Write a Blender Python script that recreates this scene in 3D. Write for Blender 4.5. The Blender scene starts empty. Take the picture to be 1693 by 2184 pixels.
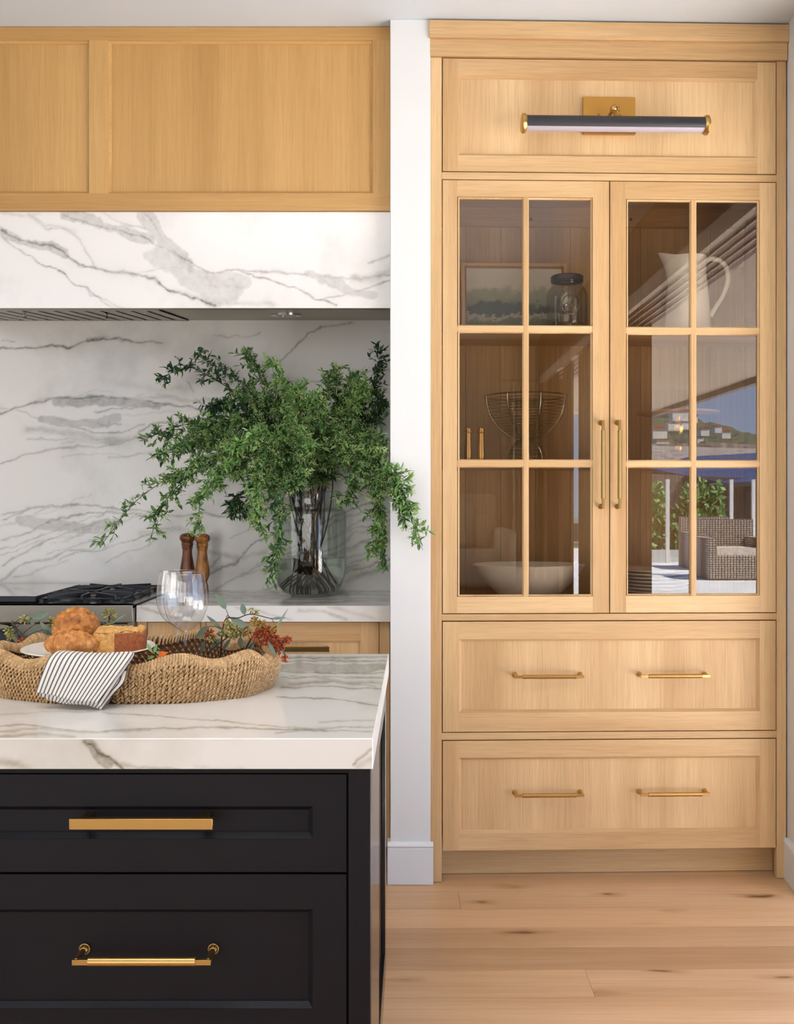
import bpy, bmesh, math, random
import numpy as np
from mathutils import Vector, Matrix, noise as mnoise
random.seed(7)
SC = bpy.context.scene
COL = SC.collection
# ------------------------------------------------------------------ camera
F, CX, CY, CH = 2115.0, 860.0, 1060.0, 1.328       # focal length and principal point for a 1693x2184 frame
cd = bpy.data.cameras.new('camera'); cam = bpy.data.objects.new('camera', cd); COL.objects.link(cam)
cam.location = (0, 0, CH); cam.rotation_euler = (math.pi/2, 0, 0)
cd.sensor_fit = 'VERTICAL'; cd.sensor_height = 36; cd.lens = 36*F/2184
cd.shift_x = (846.5-CX)/2184; cd.shift_y = (CY-1092)/2184
cd.clip_start = .05; cd.clip_end = 2000
SC.camera = cam
# ------------------------------------------------------------------ world, sun, added fill lights, exposure
SC.view_settings.view_transform = 'Standard'; SC.view_settings.look = 'None'
SC.view_settings.gamma = 1; SC.view_settings.use_curve_mapping = False
SC.view_settings.exposure = 0.0
wd = bpy.data.worlds.new('World'); SC.world = wd; wd.use_nodes = True
nt = wd.node_tree; nt.nodes.clear()
tc = nt.nodes.new('ShaderNodeTexCoord'); sp = nt.nodes.new('ShaderNodeSeparateXYZ')
rp = nt.nodes.new('ShaderNodeValToRGB'); bg = nt.nodes.new('ShaderNodeBackground'); wo = nt.nodes.new('ShaderNodeOutputWorld')
nt.links.new(tc.outputs['Generated'], sp.inputs[0]); nt.links.new(sp.outputs['Z'], rp.inputs[0])
nt.links.new(rp.outputs[0], bg.inputs[0]); nt.links.new(bg.outputs[0], wo.inputs[0])
rp.color_ramp.elements[0].position = 0.0; rp.color_ramp.elements[0].color = (.50, .66, .90, 1)
rp.color_ramp.elements[1].position = .5; rp.color_ramp.elements[1].color = (.16, .34, .78, 1)
bg.inputs[1].default_value = 3.4
def lamp(name, kind, loc, target, energy, color, size=None):
    l = bpy.data.lights.new(name, kind); o = bpy.data.objects.new(name, l); COL.objects.link(o)
    o.location = loc; o.rotation_euler = (Vector(target)-Vector(loc)).to_track_quat('-Z', 'Y').to_euler()
    l.energy = energy; l.color = color
    if size: l.shape = 'RECTANGLE'; l.size, l.size_y = size
    return o
sun = lamp('sun', 'SUN', (10, 6, 14), (0, 0, 0), 30, (1, .96, .90)); sun.data.angle = .01
lamp('fill_light_left', 'AREA', (-3.1, .6, 1.35), (-.6, 1.9, 1.0), 30, (.97, .98, 1), (3.0, 2.4))  # added fill standing in for daylight; the west wall has no window
lamp('fill_light_back', 'AREA', (-.9, -3.2, 1.5), (.1, 3, .9), 66, (1, .985, .97), (3.6, 2.4))  # added fill behind the camera; no opening is built there
lamp('ceiling_fill_light', 'AREA', (-.5, 1.1, 2.93), (-.5, 1.1, 0), 20, (1, .98, .95), (1.6, 1.2))  # added panel that brightens the island top; no ceiling fitting is modelled
# ------------------------------------------------------------------ coordinates
def P(px, py, d):
    return Vector(((px-CX)*d/F, d, CH+(CY-py)*d/F))
def onz(px, py, z):
    d = (CH-z)*F/(py-CY); return Vector(((px-CX)*d/F, d, z))
TH = math.radians(1.6); ORG = Vector((.0940, 3.42, 0))
UX = Vector((math.cos(TH), math.sin(TH), 0)); UY = Vector((-math.sin(TH), math.cos(TH), 0))
def T(px, py, c=0.0):                 # point of the tall cabinet's plane y_local=c: returns local (u, c, z)
    d = Vector(((px-CX)/F, 1, (CY-py)/F)); o = Vector((0, 0, CH))
    t = (c-(o-ORG).dot(UY))/d.dot(UY); w = o+d*t-ORG
    return Vector((w.dot(UX), c, w.z))
def RV(v):                            # mirror in the plane of the cabinet's glass
    v = Vector(v); return v-UY*(2*(v-ORG).dot(UY))
# ------------------------------------------------------------------ materials
def lin(c):
    c = c/255; return c/12.92 if c <= .04045 else ((c+.055)/1.055)**2.4
def rgb(r, g, b): return (lin(r), lin(g), lin(b), 1)
def mat(name, col=(200, 200, 200), rough=.5, metal=0, spec=.5, **kw):
    m = bpy.data.materials.new(name); m.use_nodes = True
    b = m.node_tree.nodes['Principled BSDF']
    b.inputs['Base Color'].default_value = rgb(*col); b.inputs['Roughness'].default_value = rough
    b.inputs['Metallic'].default_value = metal; b.inputs['Specular IOR Level'].default_value = spec
    for k, v in kw.items(): b.inputs[k].default_value = v
    return m
def nodes(m):
    t = m.node_tree
    def N(ty, **kw):
        n = t.nodes.new(ty)
        for k, v in kw.items():
            if hasattr(n, k): setattr(n, k, v)
            else: n.inputs[k].default_value = v
        return n
    return t, N, (lambda a, b: t.links.new(a, b)), t.nodes['Principled BSDF']
def ramp(N, stops):
    r = N('ShaderNodeValToRGB'); e = r.color_ramp.elements
    while len(e) < len(stops): e.new(.5)
    for el, (p, c) in zip(e, stops): el.position = p; el.color = c
    return r
def mapping(N, L, scale, obj_random=True):
    tc = N('ShaderNodeTexCoord'); mp = N('ShaderNodeMapping'); mp.inputs['Scale'].default_value = scale
    if obj_random:
        oi = N('ShaderNodeObjectInfo'); mm = N('ShaderNodeMath', operation='MULTIPLY'); mm.inputs[1].default_value = 37.0
        va = N('ShaderNodeVectorMath', operation='ADD')
        L(oi.outputs['Random'], mm.inputs[0]); L(tc.outputs['Object'], va.inputs[0]); L(mm.outputs[0], va.inputs[1]); L(va.outputs[0], mp.inputs[0])
    else: L(tc.outputs['Object'], mp.inputs[0])
    return mp
def wood(name, light, dark, axis, rough=.42, blotch=.35, knots=False, fleck=1.0):
    m = mat(name, light, rough, spec=.35); t, N, L, b = nodes(m)
    lo = {'x': (2.2, 130, 130), 'y': (130, 2.2, 130), 'z': (130, 130, 2.2)}[axis]
    fi = {'x': (9, 330, 330), 'y': (330, 9, 330), 'z': (330, 330, 9)}[axis]
    bl = {'x': (.5, 5, 5), 'y': (5, .5, 5), 'z': (6, 6, .25)}[axis]
    n1 = N('ShaderNodeTexNoise', Scale=1.0, Detail=8.0, Roughness=.62, Distortion=.25); L(mapping(N, L, lo).outputs[0], n1.inputs['Vector'])
    n2 = N('ShaderNodeTexNoise', Scale=1.0, Detail=2.0, Roughness=.5); L(mapping(N, L, fi).outputs[0], n2.inputs['Vector'])
    n3 = N('ShaderNodeTexNoise', Scale=1.0, Detail=3.0, Roughness=.5); L(mapping(N, L, bl).outputs[0], n3.inputs['Vector'])
    r1 = ramp(N, [(.22, rgb(*dark)), (.72, rgb(*light))]); L(n1.outputs['Fac'], r1.inputs[0])
    r2 = ramp(N, [(.34, (1-.12*fleck,)*3+(1,)), (.52, (1, 1, 1, 1))]); L(n2.outputs['Fac'], r2.inputs[0])
    r3 = ramp(N, [(.35, (1-blotch*.6, 1-blotch*.85, 1-blotch*1.15, 1)), (.65, (1.08, 1.08, 1.08, 1))]); L(n3.outputs['Fac'], r3.inputs[0])
    m1 = N('ShaderNodeMixRGB', blend_type='MULTIPLY'); m1.inputs[0].default_value = 1
    m2 = N('ShaderNodeMixRGB', blend_type='MULTIPLY'); m2.inputs[0].default_value = 1
    L(r1.outputs[0], m1.inputs[1]); L(r2.outputs[0], m1.inputs[2]); L(m1.outputs[0], m2.inputs[1]); L(r3.outputs[0], m2.inputs[2])
    out = m2.outputs[0]
    if knots:
        mp = mapping(N, L, (1.6, 5.2, 1)); nd = N('ShaderNodeTexNoise', Scale=3.0, Detail=2.0); L(mp.outputs[0], nd.inputs['Vector'])
        mx = N('ShaderNodeMixRGB', blend_type='LINEAR_LIGHT'); mx.inputs[0].default_value = .16; L(mp.outputs[0], mx.inputs[1]); L(nd.outputs['Color'], mx.inputs[2])
        vo = N('ShaderNodeTexVoronoi', Scale=1.35, Randomness=1.0); L(mx.outputs[0], vo.inputs['Vector'])
        rk = ramp(N, [(.0, (.10, .06, .04, 1)), (.035, (.22, .13, .08, 1)), (.085, (.80, .72, .62, 1)), (.20, (1, 1, 1, 1))]); L(vo.outputs['Distance'], rk.inputs[0])
        m3 = N('ShaderNodeMixRGB', blend_type='MULTIPLY'); m3.inputs[0].default_value = .85; L(out, m3.inputs[1]); L(rk.outputs[0], m3.inputs[2]); out = m3.outputs[0]
        oi = N('ShaderNodeObjectInfo'); rr = ramp(N, [(0, (.80, .78, .76, 1)), (.5, (1, 1, 1, 1)), (1, (1.0, .92, .84, 1))]); L(oi.outputs['Random'], rr.inputs[0])
        m4 = N('ShaderNodeMixRGB', blend_type='MULTIPLY'); m4.inputs[0].default_value = 1; L(out, m4.inputs[1]); L(rr.outputs[0], m4.inputs[2]); out = m4.outputs[0]
    L(out, b.inputs['Base Color'])
    bp = N('ShaderNodeBump', Strength=.12, Distance=.0008); L(n2.outputs['Fac'], bp.inputs['Height']); L(bp.outputs[0], b.inputs['Normal'])
    return m
OAK_L, OAK_D = (219, 187, 142), (206, 170, 123)
OKV = wood('light_oak_vertical', OAK_L, OAK_D, 'z'); OKH = wood('light_oak_horizontal', OAK_L, OAK_D, 'x')
OKP = wood('light_oak_veneer', (221, 189, 144), (209, 173, 127), 'z', blotch=.28)
UPV = wood('honey_oak_vertical', (202, 162, 104), (190, 147, 88), 'z', blotch=.2, fleck=.7); UPH = wood('honey_oak_horizontal', (202, 162, 104), (188, 145, 86), 'x', blotch=.2, fleck=.7)
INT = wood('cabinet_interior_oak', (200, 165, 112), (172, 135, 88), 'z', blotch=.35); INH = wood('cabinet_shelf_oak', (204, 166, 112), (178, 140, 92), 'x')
FLR = wood('oak_floor', (222, 188, 150), (204, 166, 126), 'x', rough=.36, blotch=.25, knots=True, fleck=.5)
def painted(name, col, rough=.55, grain=900, bump=.08):
    m = mat(name, col, rough); t, N, L, b = nodes(m)
    n = N('ShaderNodeTexNoise', Scale=grain, Detail=2.0); tc = N('ShaderNodeTexCoord'); L(tc.outputs['Object'], n.inputs['Vector'])
    bp = N('ShaderNodeBump', Strength=bump, Distance=.001); L(n.outputs['Fac'], bp.inputs['Height']); L(bp.outputs[0], b.inputs['Normal'])
    n2 = N('ShaderNodeTexNoise', Scale=1.3, Detail=3.0); L(tc.outputs['Object'], n2.inputs['Vector'])
    r = ramp(N, [(.3, rgb(*[c*.975 for c in col])), (.7, rgb(*col))]); L(n2.outputs['Fac'], r.inputs[0]); L(r.outputs[0], b.inputs['Base Color'])
    return m
WALL = painted('white_wall_paint', (225, 226, 226), .75, 700, .12)
CEIL = painted('ceiling_paint', (208, 215, 222), .85, 500, .1)
TRIM = painted('trim_paint', (226, 229, 232), .4, 300, .04)
NAVY = painted('black_blue_lacquer', (8, 9, 19), .46, 1400, .12); NAVY.node_tree.nodes['Principled BSDF'].inputs['Specular IOR Level'].default_value = .28
NAVS = painted('black_blue_gloss_panel', (12, 11, 16), .16, 300, .01)
def metal(name, col, rough=.28, noise=.05, scale=(120, 120, 120)):
    m = mat(name, col, rough, 1); t, N, L, b = nodes(m)
    mp = mapping(N, L, scale, False); n = N('ShaderNodeTexNoise', Scale=1.0, Detail=3.0); L(mp.outputs[0], n.inputs['Vector'])
    r = ramp(N, [(.3, (rough-noise,)*3+(1,)), (.7, (rough+noise,)*3+(1,))]); L(n.outputs['Fac'], r.inputs[0]); L(r.outputs[0], b.inputs['Roughness'])
    return m
BRASS = metal('satin_brass', (196, 160, 100), .30, .02); PLATEB = mat('brushed_brass_plate', (196, 146, 70), .42, .75); BRASSD = metal('aged_brass', (166, 136, 84), .33, .02); BRASSP = metal('polished_brass', (214, 164, 92), .24, .03)
STEEL = metal('brushed_steel', (156, 150, 138), .38, .03, (3, 60, 60)); CHROME = metal('chrome', (210, 210, 210), .10, .03)
PEWTER = metal('nickel_wire', (196, 190, 165), .22); ZINC = metal('dark_zinc', (74, 72, 70), .45)
IRON = painted('black_cast_iron', (34, 36, 42), .38, 1200, .3); BLKM = painted('black_matte_metal', (44, 43, 48), .4, 900, .05)
DIFF = mat('frosted_lamp_diffuser', (176, 166, 178), .5); GAP = mat('dark_gap', (30, 22, 14), .9)
def marble(name, base=(236, 233, 231), c1=(206, 203, 200), c2=(120, 117, 114), rough=.16):
    m = mat(name, base, rough); t, N, L, b = nodes(m)
    at = N('ShaderNodeAttribute', attribute_name='vein'); tc = N('ShaderNodeTexCoord')
    n = N('ShaderNodeTexNoise', Scale=2.2, Detail=5.0, Roughness=.6); L(tc.outputs['Object'], n.inputs['Vector'])
    mr = N('ShaderNodeMapRange'); mr.inputs['From Min'].default_value = .50; mr.inputs['From Max'].default_value = .72; mr.inputs['To Max'].default_value = .30; L(n.outputs['Fac'], mr.inputs[0])
    n2 = N('ShaderNodeTexNoise', Scale=70.0, Detail=4.0, Roughness=.65); L(tc.outputs['Object'], n2.inputs['Vector'])
    m2 = N('ShaderNodeMapRange'); m2.inputs['To Min'].default_value = .62; m2.inputs['To Max'].default_value = 1.25; L(n2.outputs['Fac'], m2.inputs[0])
    mu = N('ShaderNodeMath', operation='MULTIPLY'); L(at.outputs['Fac'], mu.inputs[0]); L(m2.outputs[0], mu.inputs[1])
    ad = N('ShaderNodeMath', operation='ADD', use_clamp=True); L(mu.outputs[0], ad.inputs[0]); L(mr.outputs[0], ad.inputs[1])
    r = ramp(N, [(0, rgb(*base)), (.42, rgb(*c1)), (1, rgb(*c2))]); L(ad.outputs[0], r.inputs[0]); L(r.outputs[0], b.inputs['Base Color'])
    return m
MAR = marble('calacatta_marble'); MARB = marble('backsplash_marble', (226, 223, 218), (188, 185, 178), (104, 101, 96))
MART = marble('countertop_marble', (228, 226, 222), (190, 184, 172), (112, 106, 96), .13)
def thinglass(name, tint, fac=1.0, rough=0.0, ior=1.5, lo=0.0):
    m = bpy.data.materials.new(name); m.use_nodes = True; t = m.node_tree; t.nodes.clear()
    o = t.nodes.new('ShaderNodeOutputMaterial'); mx = t.nodes.new('ShaderNodeMixShader'); tr = t.nodes.new('ShaderNodeBsdfTransparent')
    gl = t.nodes.new('ShaderNodeBsdfGlossy'); fr = t.nodes.new('ShaderNodeLayerWeight'); fr.inputs['Blend'].default_value = .5; pw_ = t.nodes.new('ShaderNodeMath'); pw_.operation = 'POWER'; pw_.inputs[1].default_value = 5.0; t.links.new(fr.outputs['Facing'], pw_.inputs[0]); mm = t.nodes.new('ShaderNodeMath'); mm.operation = 'MULTIPLY_ADD'; mm.use_clamp = True
    tr.inputs[0].default_value = (*tint, 1); gl.inputs['Roughness'].default_value = rough
    mm.inputs[1].default_value = fac*.9; mm.inputs[2].default_value = lo
    t.links.new(pw_.outputs[0], mm.inputs[0]); t.links.new(mm.outputs[0], mx.inputs[0]); t.links.new(tr.outputs[0], mx.inputs[1]); t.links.new(gl.outputs[0], mx.inputs[2]); t.links.new(mx.outputs[0], o.inputs[0])
    return m
PANE = thinglass('door_pane_glass', (.72, .68, .62), 1.0, 0, 1.5, .13)
VGL = thinglass('vase_glass', (.93, .945, .93), .8, .0, 1.5, .07)
WGL = thinglass('wine_glass_crystal', (.965, .97, .975), .9, .0, 1.5, .12)
JGL = thinglass('jar_glass', (.80, .83, .82), .9, .02, 1.5, .12)
EMB = thinglass('embossed_glass', (.8, .83, .82), .9, .08, 1.5, .45)
def leafmat(name, dark, light, rough=.45):
    m = mat(name, light, rough); t, N, L, b = nodes(m)
    at = N('ShaderNodeAttribute', attribute_name='tint'); r = ramp(N, [(0, rgb(*dark)), (1, rgb(*light))]); L(at.outputs['Fac'], r.inputs[0]); L(r.outputs[0], b.inputs['Base Color'])
    tr = N('ShaderNodeBsdfTranslucent'); L(r.outputs[0], tr.inputs[0]); mx = N('ShaderNodeMixShader'); mx.inputs[0].default_value = .28
    o = [n for n in t.nodes if n.type == 'OUTPUT_MATERIAL'][0]; L(b.outputs[0], mx.inputs[1]); L(tr.outputs[0], mx.inputs[2]); L(mx.outputs[0], o.inputs[0])
    return m
LEAF = leafmat('spirea_leaf', (60, 104, 58), (162, 204, 122)); LEAFD = leafmat('spirea_leaf_dark', (36, 70, 44), (92, 134, 82))
BLOS = leafmat('spirea_blossom', (150, 180, 76), (232, 234, 180), .7); STEM = mat('brown_stem', (62, 42, 36), .6)
EUC = leafmat('eucalyptus_leaf', (84, 104, 90), (150, 168, 148), .5); SEEDG = leafmat('green_seed', (112, 112, 56), (214, 206, 132), .5)
SEEDR = leafmat('red_seed', (134, 52, 34), (214, 116, 64), .5); SEEDO = leafmat('olive_seed', (116, 84, 34), (206, 170, 80), .5)
def noisy(name, c1, c2, scale, rough=.6, bump=.4, dist=.004, c3=None, sc=(1, 1, 1)):
    m = mat(name, c1, rough); t, N, L, b = nodes(m); mp = mapping(N, L, sc)
    n = N('ShaderNodeTexNoise', Scale=scale, Detail=6.0, Roughness=.62, Distortion=.4); L(mp.outputs[0], n.inputs['Vector'])
    st = [(.34, rgb(*c1)), (.62, rgb(*c2))]
    if c3: st.append((.78, rgb(*c3)))
    r = ramp(N, st); L(n.outputs['Fac'], r.inputs[0]); L(r.outputs[0], b.inputs['Base Color'])
    bp = N('ShaderNodeBump', Strength=bump, Distance=dist); L(n.outputs['Fac'], bp.inputs['Height']); L(bp.outputs[0], b.inputs['Normal'])
    return m
MILLD = noisy('dark_mill_wood', (70, 34, 18), (140, 84, 46), 9, .28, .05, .001, sc=(6, 6, 1.2)); MILLO = noisy('olive_mill_wood', (92, 50, 18), (182, 120, 52), 9, .28, .05, .001, sc=(6, 6, 1.6))
CRUST = noisy('golden_crust', (150, 82, 28), (212, 142, 66), 60, .5, .8, .003, (232, 182, 112)); CRO = noisy('croissant_crust', (156, 90, 36), (216, 148, 72), 90, .42, .6, .0015, (238, 196, 128))
CAKE = noisy('loaf_crust', (128, 62, 26), (166, 92, 42), 160, .55, .35, .001); CRUMB = noisy('loaf_crumb', (196, 136, 66), (228, 180, 108), 120, .8, .9, .002)
RATT = noisy('seagrass', (164, 130, 92), (216, 184, 138), 240, .65, .3, .0006, (236, 212, 172))
def tinted(m, dark):
    t, N, L, b = nodes(m); src = b.inputs['Base Color'].links[0].from_socket; at = N('ShaderNodeAttribute', attribute_name='tint'); r = ramp(N, [(0, dark), (1, (1.1, 1.08, 1.05, 1))]); L(at.outputs['Fac'], r.inputs[0])
    mx = N('ShaderNodeMixRGB', blend_type='MULTIPLY'); mx.inputs[0].default_value = 1; L(src, mx.inputs[1]); L(r.outputs[0], mx.inputs[2]); L(mx.outputs[0], b.inputs['Base Color'])
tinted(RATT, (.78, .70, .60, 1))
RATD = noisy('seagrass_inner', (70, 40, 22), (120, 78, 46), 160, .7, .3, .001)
CERA = noisy('cream_ceramic', (222, 210, 196), (232, 222, 208), 4, .35, .0, .001); WHITEC = mat('white_glaze', (236, 230, 220), .18); PLATEM = mat('pale_plate_glaze', (226, 218, 206), .25)
ORG_M = mat('orange_petal', (236, 110, 28), .5)
# ------------------------------------------------------------------ mesh helper
def noise2(x, y, seed=0, octs=4):
    r = np.zeros_like(x); a = 1.0; tot = 0
    for o in range(octs):
        xi = np.floor(x).astype(np.int64); yi = np.floor(y).astype(np.int64); fx = x-xi; fy = y-yi
        fx = fx*fx*(3-2*fx); fy = fy*fy*(3-2*fy)
        def h(i, j):
            n = (i*374761393+j*668265263+(seed+o*17)*974711) & 0xffffffff
            n = ((n ^ (n >> 13))*1274126177) & 0xffffffff; return ((n ^ (n >> 16)) & 0xffff)/65535.0
        v = (h(xi, yi)*(1-fx)+h(xi+1, yi)*fx)*(1-fy)+(h(xi, yi+1)*(1-fx)+h(xi+1, yi+1)*fx)*fy
        r += a*v; tot += a; a *= .5; x = x*2.03+5.1; y = y*2.03+9.7
    return r/tot*2-1
class B:
    def __init__(s, tf=None): s.v = []; s.f = []; s.m = []; s.tint = []; s.uv = None; s.tf = tf; s.has_t = False
    def add(s, vs, fs, m=0, t=0.0):
        n = len(s.v); s.v += [tuple(x) for x in vs]; s.f += [tuple(i+n for i in f) for f in fs]; s.m += [m]*len(fs); s.tint += [t]*len(vs)
        if t: s.has_t = True
        return s
    def box(s, x0, x1, y0, y1, z0, z1, m=0):
        x0, x1 = sorted((x0, x1)); y0, y1 = sorted((y0, y1)); z0, z1 = sorted((z0, z1))
        return s.add([(x, y, z) for z in (z0, z1) for y in (y0, y1) for x in (x0, x1)],
                     [(0, 2, 3, 1), (4, 5, 7, 6), (0, 1, 5, 4), (2, 6, 7, 3), (0, 4, 6, 2), (1, 3, 7, 5)], m)
    def obox(s, c, ax, ay, az, m=0):     # oriented box from centre and half-axis vectors
        c, ax, ay, az = map(Vector, (c, ax, ay, az))
        return s.add([c+ax*i+ay*j+az*k for k in (-1, 1) for j in (-1, 1) for i in (-1, 1)],
                     [(0, 2, 3, 1), (4, 5, 7, 6), (0, 1, 5, 4), (2, 6, 7, 3), (0, 4, 6, 2), (1, 3, 7, 5)], m)
    def prism(s, poly, h, axis, a, m=0): # poly of 3d points extruded by vector
        h = Vector(h); n = len(poly); vs = [Vector(p) for p in poly]+[Vector(p)+h for p in poly]
        return s.add(vs, [tuple(range(n-1, -1, -1)), tuple(range(n, 2*n))]+[(i, (i+1) % n, (i+1) % n+n, i+n) for i in range(n)], m)
    def tube(s, pts, r, n=8, m=0, cap=True, closed=False, t=0.0):
        pts = [Vector(p) for p in pts]; k = len(pts); rs = r if isinstance(r, (list, tuple)) else [r]*k
        vs = []; up = None
        for i, p in enumerate(pts):
            if closed: d = (pts[(i+1) % k]-pts[i-1])
            else: d = pts[min(i+1, k-1)]-pts[max(i-1, 0)]
            d = d.normalized() if d.length > 1e-9 else Vector((0, 0, 1))
            if up is None: up = Vector((0, 0, 1)) if abs(d.z) < .9 else Vector((0, 1, 0))
            a = d.cross(up)
            if a.length < 1e-4: a = d.cross(Vector((1, 0, 0)))
            a.normalize(); b_ = a.cross(d).normalized(); up = b_
            for j in range(n):
                an = 2*math.pi*j/n; vs.append(p+a*(math.cos(an)*rs[i])+b_*(math.sin(an)*rs[i]))
        fs = [(i*n+j, i*n+(j+1) % n, (i+1)*n+(j+1) % n, (i+1)*n+j) for i in range(k-1) for j in range(n)]
        if closed: fs += [((k-1)*n+j, (k-1)*n+(j+1) % n, (j+1) % n, j) for j in range(n)]
        elif cap: fs += [tuple(range(n-1, -1, -1)), tuple((k-1)*n+j for j in range(n))]
        return s.add(vs, fs, m, t)
    def lathe(s, prof, c=(0, 0, 0), n=40, m=0, sx=1, sy=1, cap=False):
        c = Vector(c); vs = []
        for r, z in prof:
            for j in range(n):
                a = 2*math.pi*j/n; vs.append((c.x+r*math.cos(a)*sx, c.y+r*math.sin(a)*sy, c.z+z))
        k = len(prof); fs = [(i*n+j, i*n+(j+1) % n, (i+1)*n+(j+1) % n, (i+1)*n+j) for i in range(k-1) for j in range(n)]
        if cap: fs += [tuple(range(n-1, -1, -1)), tuple((k-1)*n+j for j in range(n))]
        return s.add(vs, fs, m)
    def build(s, name, mats, parent=None, bevel=0, smooth=40, tf=None):
        vs = s.v
        fs = s.f
        if s.tf: vs = [tuple(s.tf(v)) for v in vs]; fs = [f[::-1] for f in fs]
        me = bpy.data.meshes.new(name); me.from_pydata(vs, [], fs); me.validate(clean_customdata=False)
        if not isinstance(mats, (list, tuple)): mats = [mats]
        for x in mats: me.materials.append(x)
        if len(mats) > 1 and len(me.polygons) == len(s.m): me.polygons.foreach_set('material_index', s.m)
        if s.has_t and len(me.vertices) == len(s.tint):
            a = me.attributes.new('tint', 'FLOAT', 'POINT'); a.data.foreach_set('value', s.tint)
        if s.uv: 
            ul = me.uv_layers.new(name='UVMap'); li = np.empty(len(me.loops), np.int32); me.loops.foreach_get('vertex_index', li)
            ul.data.foreach_set('uv', np.array(s.uv)[li].ravel())
        if smooth:
            me.polygons.foreach_set('use_smooth', [True]*len(me.polygons)); me.set_sharp_from_angle(angle=math.radians(smooth))
        me.update(); o = bpy.data.objects.new(name, me); COL.objects.link(o)
        if parent: o.parent = parent
        if bevel:
            md = o.modifiers.new('bevel', 'BEVEL'); md.width = bevel; md.segments = 2; md.limit_method = 'ANGLE'; md.angle_limit = math.radians(50)
        return o
def tag(o, label=None, cat=None, group=None, kind=None):
    for k, v in (('label', label), ('category', cat), ('group', group), ('kind', kind)):
        if v: o[k] = v
    return o
def empty(name, loc=(0, 0, 0), rz=0, **kw):
    o = bpy.data.objects.new(name, None); COL.objects.link(o); o.location = loc; o.rotation_euler = (0, 0, rz); o.empty_display_size = .05
    return tag(o, **kw)
def bx(name, x0, x1, y0, y1, z0, z1, m, parent=None, bevel=0):
    return B().box(x0, x1, y0, y1, z0, z1).build(name, m, parent, bevel)
def struct(o): o['kind'] = 'structure'; return o
def spline(pts, n):
    pts = [Vector(p) for p in pts]; q = [pts[0]*2-pts[1]]+pts+[pts[-1]*2-pts[-2]]; out = []; k = len(pts)-1
    for i in range(n+1):
        u = i/n*k; j = min(int(u), k-1); t = u-j; a, b, c, d = q[j:j+4]
        out.append(.5*((2*b)+(c-a)*t+(2*a-5*b+4*c-d)*t*t+(3*b-a-3*c+d)*t**3))
    return out
# ------------------------------------------------------------------ veins
def veinfield(px, py, veins, seed, amp=7, broad=()):
    wx = px+amp*noise2(px/42, py/42, seed)+amp*.35*noise2(px/11, py/11, seed+3); wy = py+amp*noise2(px/42+50, py/42, seed+5)+amp*.35*noise2(px/11, py/11+40, seed+7)
    out = np.zeros_like(px)
    nz = noise2(px/30, py/30, seed+11)*.5+.5; nf = noise2(px/9, py/9, seed+13)*.5+.5
    for pts, w, s in veins:
        dm = np.full(px.shape, 1e9)
        for (ax, ay), (bx_, by_) in zip(pts[:-1], pts[1:]):
            dx, dy = bx_-ax, by_-ay; l2 = dx*dx+dy*dy+1e-6
            t = np.clip(((wx-ax)*dx+(wy-ay)*dy)/l2, 0, 1)
            dm = np.minimum(dm, np.hypot(wx-ax-t*dx, wy-ay-t*dy))
        ww = w*(.45+1.1*nz)
        if w > 8: v = s*np.clip((ww-dm)/(w*.35)+.5, 0, 1)*(.55+.7*nf)+s*.55*np.exp(-((dm-ww)/1.7)**2)*nz
        else: v = s*np.exp(-(dm/ww)**2)*(.55+.8*nf)
        if w <= 8: v = v*(.35+.9*(noise2(px/60, py/60, seed+int(w*10))*.5+.5))+.20*s*np.exp(-(dm/(w*4.5))**1.3)*nz
        out = np.maximum(out, v)+.25*np.minimum(out, v)
    return np.clip(out, 0, 1)
def gridface(nu, nv, fn):        # fn(u,v arrays)-> (N,3); returns verts, faces
    u, v = np.meshgrid(np.linspace(0, 1, nu+1), np.linspace(0, 1, nv+1)); u = u.ravel(); v = v.ravel(); p = fn(u, v)
    i = np.arange(nu*nv); r = i//nu; c = i % nu; a = r*(nu+1)+c
    return p, np.stack([a, a+1, a+nu+2, a+nu+1], 1)
def marbleobj(name, faces, boxes, m, parent=None):     # faces: list of (nu,nv,fn,veins,seed,amp,pxfn)
    V = []; FA = []; A = []; n = 0
    for nu, nv, fn, veins, seed, amp in faces:
        p, f = gridface(nu, nv, fn); qx = CX+F*p[:, 0]/p[:, 1]; qy = CY-F*(p[:, 2]-CH)/p[:, 1]
        V.append(p); FA += (f+n).tolist(); A.append(veinfield(qx, qy, veins, seed, amp)); n += len(p)
    for vs, fs in boxes:
        V.append(np.array(vs, float)); FA += [[i+n for i in q] for q in fs]; A.append(np.zeros(len(vs))); n += len(vs)
    V = np.concatenate(V); me = bpy.data.meshes.new(name); me.from_pydata(V.tolist(), [], FA); me.materials.append(m)
    a = me.attributes.new('vein', 'FLOAT', 'POINT'); a.data.foreach_set('value', np.concatenate(A)); me.update()
    o = bpy.data.objects.new(name, me); COL.objects.link(o); o.parent = parent
    return o
def boxvf(x0, x1, y0, y1, z0, z1):
    b = B().box(x0, x1, y0, y1, z0, z1); return b.v, b.f
ZC = 2.970
DW = 4.042                # backsplash plane
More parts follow.
